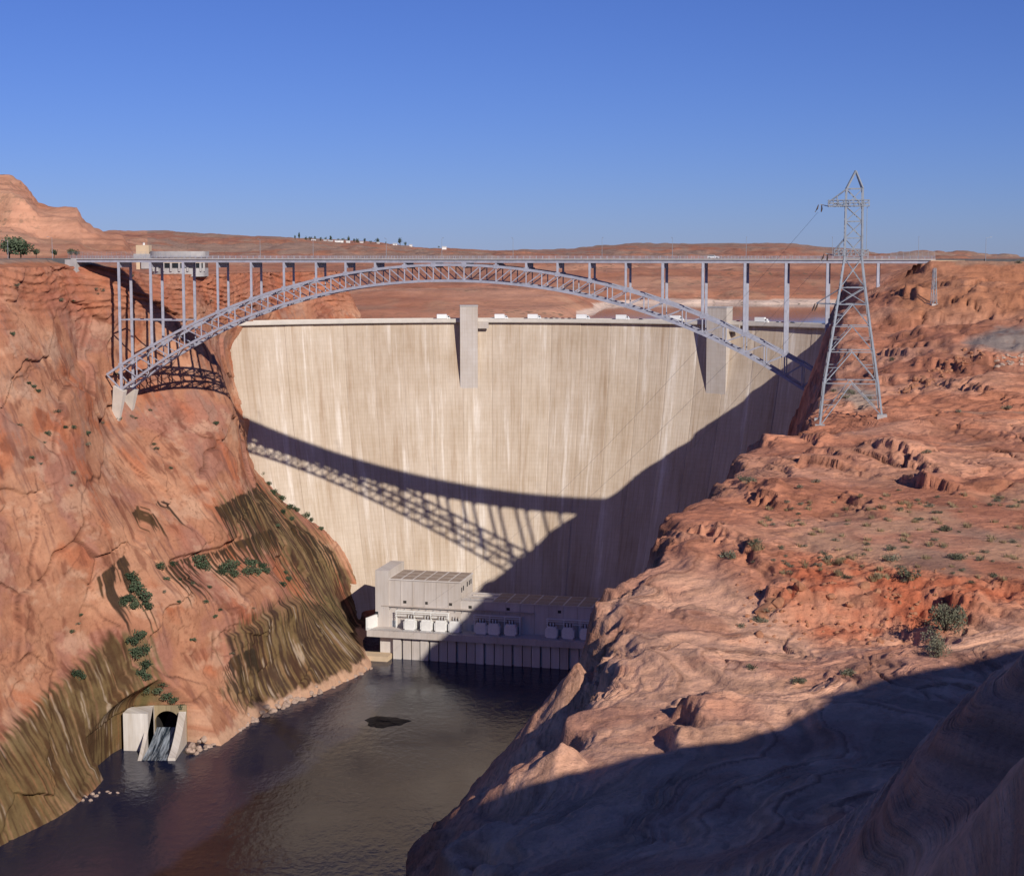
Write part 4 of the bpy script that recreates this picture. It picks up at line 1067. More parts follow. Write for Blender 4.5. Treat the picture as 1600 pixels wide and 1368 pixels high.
for i, (qa, qb) in enumerate(((619, 700), (741, 812), (855, 932))):
    xa, xb = pl(qa, 975, 8.6)[0], pl(qb, 980, 8.6)[0]
    lab = ('white steel line frame over the sunlit transformers', 'steel line frame half in shadow beside the tall hall', 'steel line frame in full shadow near the red cliff')[i]
    e = tag(empty('line_frame', PO + pu * xa + pw * 8.6 + Vector((0, 0, DKZ)), ph_rot), lab, 'steel frame')
    L = xb - xa; n = 4
    for j in range(n):
        x = L * j / (n - 1)
        for yy in (0, 1.6): MB().beam((x, yy, 0), (x, yy, 9.2), 0.4).build('post', M['white'], e)
        mb = MB()
        for zz_ in (2, 4.2, 6.4, 8.6): mb.beam((x, 0, zz_ - 1.8), (x, 1.6, zz_), 0.2)
        mb.build('post_lacing', M['white'], e)
    for zz_ in (9.2, 8.2, 7.0): MB().beam((-0.5, 0, zz_), (L + 0.5, 0, zz_), 0.36).build('cross_beam', M['white'], e)
    MB().beam((-0.5, 1.6, 9.2), (L + 0.5, 1.6, 9.2), 0.36).build('cross_beam', M['white'], e)

# ================================================================== TRANSMISSION TOWER
def tower(name, centre, base_w, levels, rot, feet, label, scale_m=1.0):
    """levels: (z, width) from feet up; feet: four foot heights"""
    e = tag(empty(name, (centre[0], centre[1], min(feet)), rot), label, 'power tower')
    z0 = min(feet)
    def cn(i, w): return Vector(((-1, 1, 1, -1)[i] * w / 2, (-1, -1, 1, 1)[i] * w / 2, 0))
    t = 0.28 * scale_m
    for i in range(4):
        mb = MB(); pts = [cn(i, levels[0][1]) + Vector((0, 0, feet[i] - z0))] + [cn(i, w) + Vector((0, 0, z - z0)) for (z, w) in levels[1:]]
        for a, b_ in zip(pts[:-1], pts[1:]): mb.beam(a, b_, t * 1.5, t * 1.5)
        leg = mb.build('leg', M['galv'], e)
        f = pts[0]; MB().prism([f + Vector((u * 1.1, v * 1.1, 0)) for (u, v) in ((-1, -1), (1, -1), (1, 1), (-1, 1))], (0, 0, -2.5), (0, 0, 0.4)).build('footing', M['deckconc'], leg)
    for k_ in range(len(levels) - 1):
        (za, wa_), (zb, wb) = levels[k_], levels[k_ + 1]
        for i in range(4):
            j = (i + 1) % 4
            pa_, pb_ = cn(i, wa_) + Vector((0, 0, (za if k_ else feet[i]) - z0)), cn(j, wa_) + Vector((0, 0, (za if k_ else feet[j]) - z0))
            qa, qb = cn(i, wb) + Vector((0, 0, zb - z0)), cn(j, wb) + Vector((0, 0, zb - z0))
            MB().beam(qa, qb, t * 0.75).build('girt', M['galv'], e)
            if wa_ > 7 * scale_m:
                mid = (qa + qb) / 2
                MB().beam(pa_, mid, t * 0.7).build('brace', M['galv'], e); MB().beam(pb_, mid, t * 0.7).build('brace', M['galv'], e)
                h1, h2 = (pa_ + mid) / 2, (pb_ + mid) / 2
                MB().beam(h1, (pa_ + qa) / 2, t * 0.5).build('brace', M['galv'], e); MB().beam(h2, (pb_ + qb) / 2, t * 0.5).build('brace', M['galv'], e)
            else:
                MB().beam(pa_, qb, t * 0.6).build('brace', M['galv'], e); MB().beam(pb_, qa, t * 0.6).build('brace', M['galv'], e)
    return e
TY = 375.0; TCX = PY(1329, 596, TY).x
def tz(py_): return PY(1329, py_, TY).z
def hz(x, y): return float(H_right(np.array([x]), np.array([y]))[0])
rot = math.radians(-10)
bw_ = 14.0
feet = []
for i in range(4):
    lx, ly = (-1, 1, 1, -1)[i] * bw_ / 2, (-1, -1, 1, 1)[i] * bw_ / 2
    feet.append(hz(TCX + lx * math.cos(rot) - ly * math.sin(rot), TY + lx * math.sin(rot) + ly * math.cos(rot)))
lv = [(min(feet), bw_), (tz(596), 12.2), (tz(548), 10.0), (tz(509), 8.2), (tz(475), 6.8), (tz(449), 5.7), (tz(403), 4.0), (tz(372), 3.9), (tz(346), 3.85), (tz(322), 3.8), (tz(295), 3.7)]
tw = tower('transmission_tower', (TCX, TY), bw_, lv, rot, feet, 'tall galvanised lattice power tower with one-sided arms on the red terrace')
z0 = min(feet)
def tl(x, y, py_): return Vector((x, y, tz(py_) - z0))
for (a, b_) in (((-1.85, -1.85), 0), ((1.85, -1.85), 0), ((1.85, 1.85), 0), ((-1.85, 1.85), 0)):
    MB().beam(tl(a[0], a[1], 295), tl(0.2, 0, 267), 0.4).build('peak', M['galv'], tw)
for (ptop, pbot, ptip, xo) in ((296, 322, 316, -5.9), (372, 399, 392, -4.4)):
    arm = MB()
    for y in (-1.9, 1.9):
        arm.beam(tl(-1.9, y, ptop), tl(xo, y * 0.6, ptip), 0.28); arm.beam(tl(-1.9, y, pbot), tl(xo, y * 0.6, pbot), 0.28); arm.beam(tl(xo, y * 0.6, ptip), tl(xo, y * 0.6, pbot), 0.22)
        arm.beam(tl(xo, y * 0.6, ptip), tl(-1.9, y, pbot), 0.2); arm.beam(tl((xo - 1.9) / 2, y * 0.8, (ptop + ptip) / 2), tl((xo - 1.9) / 2, y * 0.8, pbot), 0.2)
    arm.beam(tl(xo, -1.1, pbot), tl(xo, 1.1, pbot), 0.25)
    a_ = arm.build('cross_arm', M['galv'], tw)
    pf = MB()
    for y in (-2.2, 2.2):
        for dz in (0.0, 0.7, 1.35): pf.beam(tl(xo, y, pbot) + Vector((0, 0, dz)), tl(3.4, y, pbot) + Vector((0, 0, dz)), 0.14)
        for i in range(9):
            x = xo + (3.4 - xo) * i / 8; pf.beam(tl(x, y, pbot), tl(x, y, pbot) + Vector((0, 0, 1.35)), 0.11)
            if i < 8: pf.beam(tl(x, y, pbot), tl(x + (3.4 - xo) / 8, y, pbot) + Vector((0, 0, 1.35)), 0.09)
    for x in (xo, 3.4): pf.beam(tl(x, -2.2, pbot), tl(x, 2.2, pbot), 0.16); pf.beam(tl(x, -2.2, pbot) + Vector((0, 0, 1.35)), tl(x, 2.2, pbot) + Vector((0, 0, 1.35)), 0.14)
    pf.build('platform', M['galv'], tw)
    MB().beam(tl(xo, 0, pbot), tl(xo - 1.9, 0, pbot - 3), 0.2).build('arm_tip', M['galv'], a_)
    for dy in (-0.35, 0.35):
        MB().tube([tl(xo - 1.9 - dy, dy, pbot - 2.5), tl(xo - 2.0 - dy * 1.5, dy, pbot + 4), tl(xo - 2.3 - dy * 2, dy, pbot + 9)], [0.10, 0.20, 0.14], 7).build('insulator', M['porcelain'], a_)
for yy in (0.3, 0.9): MB().beam(tl(3.0, yy, 322), tl(3.0, yy, 402), 0.10).build('ladder_rail', M['galv'], tw)
mb = MB()
for i in range(60): mb.beam(tl(3.0, 0.3, 322 + i * 1.33), tl(3.0, 0.9, 322 + i * 1.33), 0.06)
mb.build('ladder_rungs', M['galv'], tw)
# lower arm with its own insulators
a_ = MB().beam(tl(-3.3, -2.5, 475), tl(-8.2, 0, 474), 0.26).beam(tl(-3.3, 2.5, 475), tl(-8.2, 0, 474), 0.26).beam(tl(-3.2, -2.5, 452), tl(-8.2, 0, 474), 0.22).build('cross_arm', M['galv'], tw)
for dy in (-0.3, 0.3): MB().tube([tl(-8.2 + dy, dy, 474), tl(-8.5 + dy, dy, 480), tl(-8.9 + dy, dy, 486)], [0.10, 0.22, 0.14], 7).build('insulator', M['porcelain'], a_)
# the distant smaller pylon on the far slope
pq, _n = drop(right_rim, 1458, 474)
if pq is None: pq = PY(1458, 474, 600)
k_ = pq.y / F
tower('lattice_mast', (pq.x, pq.y), 4.0, [(pq.z, 6.5 * k_ / 0.9), (pq.z + 18 * k_, 5.2 * k_ / 0.9), (pq.z + 36 * k_, 4.0 * k_ / 0.9), (pq.z + 55 * k_, 3.2 * k_ / 0.9)], 0.3, [pq.z - 0.4] * 4, 'small lattice mast standing on the ledges below the bridge abutment', 0.45)

# ================================================================== SPILLWAY TUNNEL PORTAL
TP = PZ(262, 1152, 2.0)
portal = tag(empty('tunnel_portal', (TP.x, TP.y, 0)), 'concrete spillway tunnel mouth with wing walls at the foot of the stained cliff', 'tunnel portal')
M['tunnelconc'] = concrete('water_marked_concrete', (0.56, 0.52, 0.48), (0.66, 0.62, 0.58), (0.34, 0.29, 0.23), 1.0, False)
def tpart(mb, nm, mat=None): return mb.build(nm, mat or M['tunnelconc'], portal, lambda p: (p.x + p.y, p.z))
HR = 5.6; ZC = 8.5
# headwall with an arched opening
mb = MB(); n = 24
ring_i, ring_o = [], []
for i in range(n + 1):
    t = math.pi * i / n
    ring_i.append((HR * math.cos(t), ZC + HR * math.sin(t)))
    ring_o.append((max(-8.5, min(8.5, 14 * math.cos(t))), ZC + min(8.0, 14 * math.sin(t))))
ring_i = [(HR, -4)] + ring_i + [(-HR, -4)]; ring_o = [(8.5, -4)] + ring_o + [(-8.5, -4)]
for yy, fl in ((0.0, 1), (3.0, -1)):
    base = len(mb.v)
    mb.v += [(x, yy, z) for (x, z) in ring_i] + [(x, yy, z) for (x, z) in ring_o]
    m_ = len(ring_i)
    for i in range(m_ - 1):
        q = (base + i, base + i + 1, base + m_ + i + 1, base + m_ + i); mb.f.append(q if fl > 0 else q[::-1])
m_ = len(ring_i)
for i in range(m_ - 1):
    mb.f.append((i, i + 2 * m_, i + 1 + 2 * m_, i + 1)); mb.f.append((m_ + i, m_ + i + 1, 3 * m_ + i + 1, 3 * m_ + i))
M['headwall'] = concrete('stained_headwall', (0.33, 0.27, 0.17), (0.45, 0.38, 0.26), (0.16, 0.13, 0.09), 1.0, False)
tpart(mb, 'headwall', M['headwall'])
mb = MB(); rows = []
for yy in (2.9, 20.0, 40.0):
    rows.append(len(mb.v)); mb.v += [(x, yy, z + (yy - 3) * 0.35) for (x, z) in ring_i]
for a, b_ in zip(rows[:-1], rows[1:]):
    for i in range(m_ - 1): mb.f.append((a + i, b_ + i, b_ + i + 1, a + i + 1))
mb.f.append(tuple(rows[-1] + i for i in range(m_)))
tpart(mb, 'tunnel_bore', M['dark'])
# left wing: tall block with a sloping end; right wing: curved wall falling to the river
tpart(MB().prism([(-HR, -13, 0), (-HR, -0.02, 0), (-16.0, -3, 0), (-16.5, -12, 0)], (0, 0, -4), (0, 0, 16.6)), 'wing_wall')
mb = MB(); prof = []
for i in range(15):
    t = i / 14; y = -2 - 24 * t; top = 13.2 * (1 - t) ** 1.5 + 1.2
    prof.append((y, top))
for (y, top) in prof: mb.v += [(HR, y, -4), (HR + 3.2, y, -4), (HR + 3.2, y, top), (HR, y, top)]
for i in range(14):
    a = 4 * i; mb.f += [(a + j, a + (j + 1) % 4, a + 4 + (j + 1) % 4, a + 4 + j) for j in range(4)]
mb.f += [(3, 2, 1, 0), (56, 57, 58, 59)]
tpart(mb, 'wing_wall')
mb = MB(); prof = []
for i in range(15):
    t = i / 14; y = -2 - 24 * t; top = 16.5 * (1 - t) ** 1.15 + 0.3
    prof.append((y, top))
for (y, top) in prof: mb.v += [(-HR, y, -4), (-HR - 1.6, y, -4), (-HR - 1.6, y, top), (-HR, y, top)]
for i in range(14):
    a = 4 * i; mb.f += [(a + j, a + 4 + j, a + 4 + (j + 1) % 4, a + (j + 1) % 4) for j in range(4)]
mb.f += [(0, 1, 2, 3), (59, 58, 57, 56)]
tpart(mb, 'chute_wall')
mb = MB()
for i in range(13):
    t = i / 12; mb.v += [(-HR, 4 - 30 * t, 5.5 * (1 - t) ** 1.6 - 0.2), (HR, 4 - 30 * t, 5.5 * (1 - t) ** 1.6 - 0.2)]
for i in range(12): mb.f.append((2 * i, 2 * i + 1, 2 * i + 3, 2 * i + 2)[::-1])
M['wetfloor'] = plain('wet_chute', (0.03, 0.038, 0.05), 0.18, 0, 0.6, 0.5, 0.5)
tpart(mb, 'chute_floor', M['wetfloor'])

mb = MB(); rs = np.random.RandomState(4); nx = 15
for i in range(17):
    t = i / 16
    for k_ in range(nx):
        u = k_ / (nx - 1); mb.v.append((-HR + 0.05 + (2 * HR - 0.1) * u, 3.9 - 30 * t, 5.5 * (1 - t) ** 1.6 + 0.12 + 0.22 * t * math.sin(k_ * 2.3 + 1.7 * math.sin(i * 0.6))))
for i in range(16):
    for k_ in range(nx - 1): mb.f.append((i * nx + k_, (i + 1) * nx + k_, (i + 1) * nx + k_ + 1, i * nx + k_ + 1))
mw, nw_, lw_, pw_ = mk('white_water_on_chute')
tcw = nw_.new('ShaderNodeTexCoord'); tn = noise(nw_, lw_, tcw.outputs['Object'], 0.9, 5, 0.65, (1, 0.08, 0.08))
rw = ramp(nw_, lw_, tn.outputs[0], [(0.42, (0.02, 0.03, 0.045)), (0.62, (0.34, 0.38, 0.43))]); lw_.new(rw.outputs[0], pw_.inputs['Base Color']); pw_.inputs['Roughness'].default_value = 0.25
M['spill'] = mw
tpart(mb, 'spilling_water', M['spill'])

# ================================================================== VISITOR CENTRE ON THE LEFT RIM
VY = 872.0
v0 = PY(207, 421, VY); v1 = PY(315, 421, VY)
vc = tag(empty('visitor_centre', (v0.x, v0.y, v0.z)), 'low round visitor building with tan tower block on the canyon rim behind the bridge', 'building')
s_ = VY / F
def vx(px_): return (px_ - 207) * s_ * 1.01
def vz(py_): return (421 - py_) * s_ * 1.01
def vpart(mb, nm, mat, par=None): return mb.build(nm, mat, par or vc)
vpart(MB().box((vx(209), 6, vz(421)), (vx(229), 13, vz(383.5))), 'tower_block', M['tan'])
vpart(MB().box((vx(205), 5.9, vz(404)), (vx(231), 8, vz(397))), 'lower_wall', M['deckconc'])
vpart(MB().tube([(vx(219.5), 9, vz(383.5)), (vx(219.5), 9, vz(380))], 0.6, 8), 'roof_beacon', M['white'])
n = 20; mb = MB(); cxv = (vx(230) + vx(316)) / 2; rx = (vx(316) - vx(230)) / 2
ringp = [(cxv + rx * math.cos(math.pi * i / n + math.pi), 8 + 9 * math.sin(math.pi * i / n + math.pi), 0) for i in range(n + 1)] + [(cxv + rx, 18, 0), (cxv - rx, 18, 0)]
vpart(MB().prism(ringp, (0, 0, vz(402)), (0, 0, vz(393))), 'roof_drum', M['deckconc'])
ringq = [((x - cxv) * 0.95 + cxv, y + 0.8, 0) for (x, y, _) in ringp]
vpart(MB().prism(ringq, (0, 0, vz(411)), (0, 0, vz(402.02))), 'gallery_wall', M['tan'])
wn = vpart(MB().prism([((x - cxv) * 0.94 + cxv, y + 1.2, 0) for (x, y, _) in ringp], (0, 0, vz(419)), (0, 0, vz(411.02))), 'window_band', M['glass'])
for i in range(1, n, 2):
    x, y, _ = ringq[i]; vpart(MB().box((x - 0.5, y - 0.7, vz(424)), (x + 0.5, y + 0.4, vz(411.03))), 'pillar', M['deckconc'])
vpart(MB().prism([(x, y + 0.2, 0) for (x, y, _) in ringq], (0, 0, vz(432)), (0, 0, vz(419.02))), 'plinth', M['deckconc'])
vpart(MB().prism([(vx(218), 4, 0), (vx(242), 4, 0), (vx(242), 12, 0), (vx(218), 12, 0)], (0, 0, vz(420)), (0, 0, vz(407))), 'terrace_wall', M['deckconc'])

# ================================================================== VEHICLES
def paint(name, col): return plain(name, col, 0.3, 0.0, 0.03, 0.5, 0.5)
M['p_white'] = paint('white_car_paint', (0.80, 0.80, 0.79)); M['p_dark'] = paint('dark_car_paint', (0.04, 0.045, 0.06)); M['p_red'] = paint('dull_red_car_paint', (0.22, 0.05, 0.04)); M['p_grey'] = paint('silver_car_paint', (0.38, 0.39, 0.41))
def wheels(e, xs_, w, r):
    me_ = MB().tube([(0, -0.11, 0), (0, 0.11, 0)], r, 12).mesh('wheel', M['tyre'])
    hub = MB().tube([(0, -0.125, 0), (0, 0.125, 0)], r * 0.55, 10).mesh('rim', M['galv'])
    for x in xs_:
        for s in (-1, 1):
            o = link('wheel', me_, None, e); o.location = (x, s * w, r); link('rim', hub, None, o)
def make_car(kind, mat, loc, rz, label, group=None):
    e = tag(empty({'car': 'parked_car', 'wagon': 'station_wagon', 'truck': 'box_truck', 'bus': 'coach'}[kind], loc, rz), label, {'car': 'car', 'wagon': 'car', 'truck': 'truck', 'bus': 'bus'}[kind], group)
    def side(pts, w): return MB().prism([(x, 0, z) for (x, z) in pts], (0, -w, 0), (0, w, 0))
    if kind in ('car', 'wagon'):
        L = 2.35 if kind == 'car' else 2.7
        side([(-L, 0.35), (L, 0.35), (L, 0.72), (L - 0.25, 0.86), (1.15, 0.98), (-L + 0.1, 1.0), (-L, 0.8)], 0.88).build('body', mat, e)
        back_ = -1.2 if kind == 'car' else -L + 0.25
        cb = side([(1.1, 0.98), (0.45, 1.5), (back_ + 0.35, 1.52), (back_, 1.0)], 0.76).build('cabin', mat, e)
        side([(0.98, 1.02), (0.42, 1.44), (back_ + 0.4, 1.45), (back_ + 0.12, 1.04)], 0.775).build('side_window', M['glass'], cb)
        wheels(e, (-L * 0.62, L * 0.62), 0.8, 0.33)
    elif kind == 'truck':
        MB().box((-4.1, -1.25, 0.95), (1.9, 1.25, 3.5)).build('cargo_box', mat, e)
        cb = side([(2.0, 0.6), (4.1, 0.6), (4.1, 1.5), (3.7, 1.7), (3.3, 2.6), (2.0, 2.7)], 1.1).build('cab', mat, e)
        side([(2.5, 1.7), (3.62, 1.72), (3.28, 2.45), (2.5, 2.5)], 1.115).build('side_window', M['glass'], cb)
        MB().box((-4.0, -0.4, 0.42), (4.0, 0.5, 0.94)).build('chassis', M['tyre'], e)
        wheels(e, (-2.6, 3.0), 1.0, 0.5)
    else:
        side([(-5.4, 0.5), (5.4, 0.5), (5.5, 1.6), (5.2, 3.1), (-5.3, 3.2), (-5.5, 1.6)], 1.25).build('body', mat, e)
        for i in range(7): MB().box((-4.8 + i * 1.4, -1.28, 1.7), (-3.6 + i * 1.4, 1.28, 2.6)).build('side_window', M['glass'], e)
        wheels(e, (-3.4, 3.6), 1.05, 0.5)
    return e
s = sz(1113, 400)[0]
make_car('wagon', M['p_white'], bpt(s, 3.6, DECK + 0.02), math.atan2(bu.y, bu.x), 'white station wagon crossing the steel arch bridge')
def crest_at(px_, r=3.5):
    f = phi_of(px_); rad = DR + r
    return Vector((DC.x + rad * math.sin(f), DC.y + rad * math.cos(f), CREST + 1.3)), -f
for (q, kd, mt, lab) in ((694, 'truck', 'p_white', 'white box truck parked on the dam crest beside the taller lift tower'), (771, 'car', 'p_white', 'small white car on the dam crest just past the lift tower'),
                         (783, 'truck', 'p_white', 'white truck on the dam crest between two small cars'), (834, 'truck', 'p_white', 'white truck parked on the dam crest near dark cars'),
                         (909, 'truck', 'p_white', 'white truck on the dam crest under the falling arch truss'), (970, 'truck', 'p_white', 'white truck on the dam crest behind the arch ribs'),
                         (1053, 'truck', 'p_white', 'white truck on the dam crest before the second tower'), (1184, 'truck', 'p_white', 'white truck parked on the dam crest past the second tower')):
    p, rz = crest_at(q, 5.0); make_car(kd, M[mt], p, rz, lab)
for q in (853, 861, 870, 879, 889, 1000, 1152, 1160, 1214, 1222, 1236):
    p, rz = crest_at(q, 1.5); make_car('car', M[random.choice(['p_dark', 'p_grey', 'p_red'])], p, rz, 'small dark car parked in the row on the dam crest', 'cars parked on the dam crest')

# ================================================================== PLANTS
def leaf_clump(n, rx, ry, rz_, leaf, seed, lift=0.0):
    r = np.random.RandomState(seed); mb = MB()
    subs = [(r.uniform(-0.6, 0.6) * rx, r.uniform(-0.6, 0.6) * ry, r.uniform(0.25, 0.75) * rz_, r.uniform(0.35, 0.6)) for _ in range(7)]
    for i in range(n):
        sx, sy, szz, sr = subs[i % 7]
        d = r.normal(size=3); d /= np.linalg.norm(d); d *= r.uniform(0.55, 1.0)
        c_ = np.array([sx + d[0] * sr * rx, sy + d[1] * sr * ry, max(0.02, szz + d[2] * sr * rz_ * 0.8)]) + np.array([0, 0, lift])
        a = r.normal(size=3); a /= np.linalg.norm(a); b_ = np.cross(a, r.normal(size=3)); b_ /= np.linalg.norm(b_) + 1e-6
        s_ = leaf * r.uniform(0.6, 1.3)
        mb.quad(c_ - a * s_, c_ + b_ * s_ * 0.6, c_ + a * s_, c_ - b_ * s_ * 0.6)
    return mb
def stems(n, r_, h, seed, rad=0.05):
    r = np.random.RandomState(seed); mb = MB()
    for i in range(n):
        t = r.uniform(0, 6.28); q = r.uniform(0.2, 0.8) * r_
        mb.tube([(0, 0, -0.2), (q * 0.4 * math.cos(t), q * 0.4 * math.sin(t), h * 0.4), (q * math.cos(t), q * math.sin(t), h * r.uniform(0.7, 1.0))], [rad, rad * 0.7, rad * 0.3], 4)
    return mb
def grass_mesh(seed, h=0.55, n=70, r0=0.35):
    r = np.random.RandomState(seed); mb = MB()
    for i in range(n):
        t = r.uniform(0, 6.28); q = r0 * math.sqrt(r.rand()); lean = r.uniform(0.1, 0.6); hh = h * r.uniform(0.5, 1.1)
        p = Vector((q * math.cos(t), q * math.sin(t), -0.05)); tip = p + Vector((lean * math.cos(t) * hh, lean * math.sin(t) * hh, hh)); w = Vector((-math.sin(t), math.cos(t), 0)) * 0.035
        mb.quad(p - w, p + w, tip)
    return mb
bush_me = [leaf_clump(420, 1, 1, 1.1, 0.11, 40 + i).mesh('foliage', M['leaf']) for i in range(3)]
sage_me = [leaf_clump(300, 1, 1, 0.85, 0.10, 60 + i).mesh('foliage', M['sage']) for i in range(3)]
tall_me = [leaf_clump(1100, 1, 1, 1.0, 0.055, 70 + i).mesh('foliage', M['sage']) for i in range(2)]
stem_me = stems(7, 0.9, 1.1, 3).mesh('stem', M['bark'])
grass_me = [grass_mesh(80 + i).mesh('blades', M['drygrass']) for i in range(3)]
def plant(name, me_, loc, s, label, cat, group, sz_=1.0, with_stem=True):
    e = tag(empty(name, loc, random.uniform(0, 6.28)), label, cat, group); e.scale = (s, s, s * sz_)
    link('foliage', random.choice(me_), None, e)
    if with_stem: link('stem', stem_me, None, e)
    return e
# bushes on the left wall: on the bench, by the seeps, along the dam contact
def wall_bush(px_, py_, s, label, group, me_=None, sz_=1.0):
    p, nn = drop(left_wall, px_, py_)
    if p is None or p.z < 1.0: return
    plant('bush', me_ or bush_me, p - Vector((0, 0, 0.3 * s)), s * 1.55, label, 'bush', group, sz_)
for (q, w, s) in ((205, 905, 2.6), (212, 925, 3.4), (222, 938, 3.2), (198, 938, 2.8), (228, 948, 2.6), (208, 950, 2.4), (190, 945, 2.0), (215, 912, 2.4)):
    wall_bush(q, w, s, 'large green bush in the thicket below the dark drip stain', 'thicket below the drip stain')
for (q, w, s) in ((313, 880, 3.4), (318, 886, 2.6), (355, 893, 3.2), (362, 888, 3.0), (366, 897, 2.6), (390, 880, 2.8), (398, 892, 3.0), (386, 897, 2.4), (408, 884, 2.2), (345, 897, 2.2), (250, 884, 2.0), (268, 882, 1.6), (415, 893, 2.0)):
    wall_bush(q, w, s, 'dark green bush on the sloping rock bench', 'bushes on the rock bench')
for (q, w, s) in ((205, 1003, 2.6), (215, 998, 2.8), (222, 1018, 2.8), (212, 1025, 2.6), (224, 1040, 2.6), (218, 1052, 2.2), (228, 1060, 2.2), (232, 1078, 2.0), (250, 1082, 2.2), (262, 1090, 2.4), (270, 1096, 2.0), (118, 1052, 2.0), (126, 1056, 1.8), (255, 1068, 1.8), (285, 1106, 1.8), (280, 1118, 1.4)):
    wall_bush(q, w, s, 'green bush on the wet rock above the tunnel mouth', 'bushes above the tunnel mouth')
for (q, w, s) in ((428, 770, 2.0), (440, 780, 2.2), (452, 790, 2.2), (462, 797, 2.0), (476, 806, 2.2), (485, 812, 1.6), (420, 756, 1.6), (408, 740, 1.4), (400, 725, 1.3), (394, 700, 1.2), (440, 800, 1.6), (455, 810, 1.6), (398, 690, 1.0), (500, 826, 1.4), (432, 822, 1.4), (448, 905, 1.6), (442, 915, 1.8), (446, 895, 1.4)):
    wall_bush(q, w, s, 'green bush growing beside the dam where it meets the cliff', 'bushes along the dam contact')
rb = random.Random(5)
for (q, w) in [(100, 668), (115, 667), (72, 678), (70, 690), (137, 678), (135, 694), (113, 738), (48, 715), (62, 725), (243, 693), (243, 700), (185, 655), (205, 650), (212, 652), (160, 660), (336, 660), (268, 728), (50, 605), (45, 598), (58, 612), (90, 640), (30, 665), (110, 758), (180, 585), (115, 470), (150, 450), (160, 452), (153, 459), (25, 447), (95, 468), (20, 520), (40, 560), (205, 430), (330, 470), (280, 905), (300, 910), (260, 905), (255, 925), (330, 915), (278, 940), (320, 940), (345, 950), (120, 975), (112, 985), (125, 960), (390, 640), (235, 640), (395, 950), (335, 962), (360, 1020), (300, 1000)]:
    wall_bush(q, w, rb.uniform(0.8, 1.5), 'small bush clinging to a crack in the left canyon wall', 'small bushes on the left wall', sage_me if rb.random() < 0.5 else bush_me, 0.8)
# sage and dry grass on the right terrace
def rim_plant(px_, py_, me_, s, name, label, cat, group, sz_=1.0, stem=True):
    p, nn = drop(right_rim, px_, py_)
    if p is None or p.z < 150 or nn.z < 0.55: return
    plant(name, me_, p - Vector((0, 0, 0.08 * s)), s, label, cat, group, sz_, stem)
rg = random.Random(9)
zone = np.array([(1200, 790), (1330, 770), (1600, 760), (1610, 900), (1480, 915), (1330, 905), (1240, 900), (1150, 880)], float)
cnt = 0
while cnt < 190:
    q, w = rg.uniform(1140, 1600), rg.uniform(765, 910)
    if poly_sd(np.array([q]), np.array([w]), zone)[0] < 0: continue
    if rg.random() < 0.62: rim_plant(q, w, grass_me, rg.uniform(0.8, 1.7), 'grass_tuft', 'pale dry grass tuft on the flat of the red terrace', 'grass tuft', 'dry grass tufts on the terrace', 1.0, False)
    else: rim_plant(q, w, sage_me, rg.uniform(0.35, 0.8), 'sagebrush', 'small grey-green sagebrush on the flat of the red terrace', 'shrub', 'sagebrush on the terrace', 0.8)
    cnt += 1
for (q, w, s) in ((1395, 873, 1.3), (1418, 898, 1.5), (1392, 857, 1.0), (1290, 873, 0.9), (1500, 873, 1.2), (1490, 870, 1.0), (1450, 790, 0.9), (1448, 704, 1.0), (1420, 745, 1.3), (1410, 748, 1.0), (1480, 828, 1.2), (1470, 825, 0.9), (1170, 753, 1.4), (1160, 748, 1.2), (1178, 855, 1.5), (1172, 852, 1.2), (1130, 868, 1.3), (1145, 870, 1.0),
                  (1325, 612, 1.8), (1318, 618, 1.5), (1332, 615, 1.3), (1300, 610, 1.2), (1355, 622, 1.2), (1575, 636, 1.4), (1500, 641, 1.0), (1240, 655, 1.3), (1250, 662, 1.1), (1262, 648, 1.1), (1275, 752, 0.9), (1250, 760, 0.8)):
    rim_plant(q, w, sage_me, s, 'sagebrush', 'larger green sagebrush among the ledges of the right rim', 'shrub', 'larger sagebrush on the right rim', 0.85)
for (q, w, s) in ((1478, 985, 2.4), (1470, 1000, 2.0), (1485, 972, 1.8), (1460, 1015, 1.6), (1467, 1024, 1.4)):
    rim_plant(q, w, tall_me, s, 'tall_shrub', 'tall grey-green shrub in a hollow beside the rounded rock', 'shrub', 'tall shrubs in the hollow', 1.25)
for (q, w, s) in ((1185, 968, 0.9), (1190, 970, 0.8), (1155, 976, 0.7), (1200, 955, 0.8), (1175, 1042, 0.8), (1240, 1062, 0.8), (1250, 1064, 0.7), (1330, 1050, 0.9), (1320, 1048, 0.8), (1095, 1120, 0.6), (1395, 560, 1.5), (1420, 545, 1.4), (1590, 410, 2.0), (1555, 408, 1.6)):
    rim_plant(q, w, sage_me, s, 'sagebrush', 'lone small sagebrush rooted in bare slickrock', 'shrub', 'sagebrush in the slickrock', 0.8)
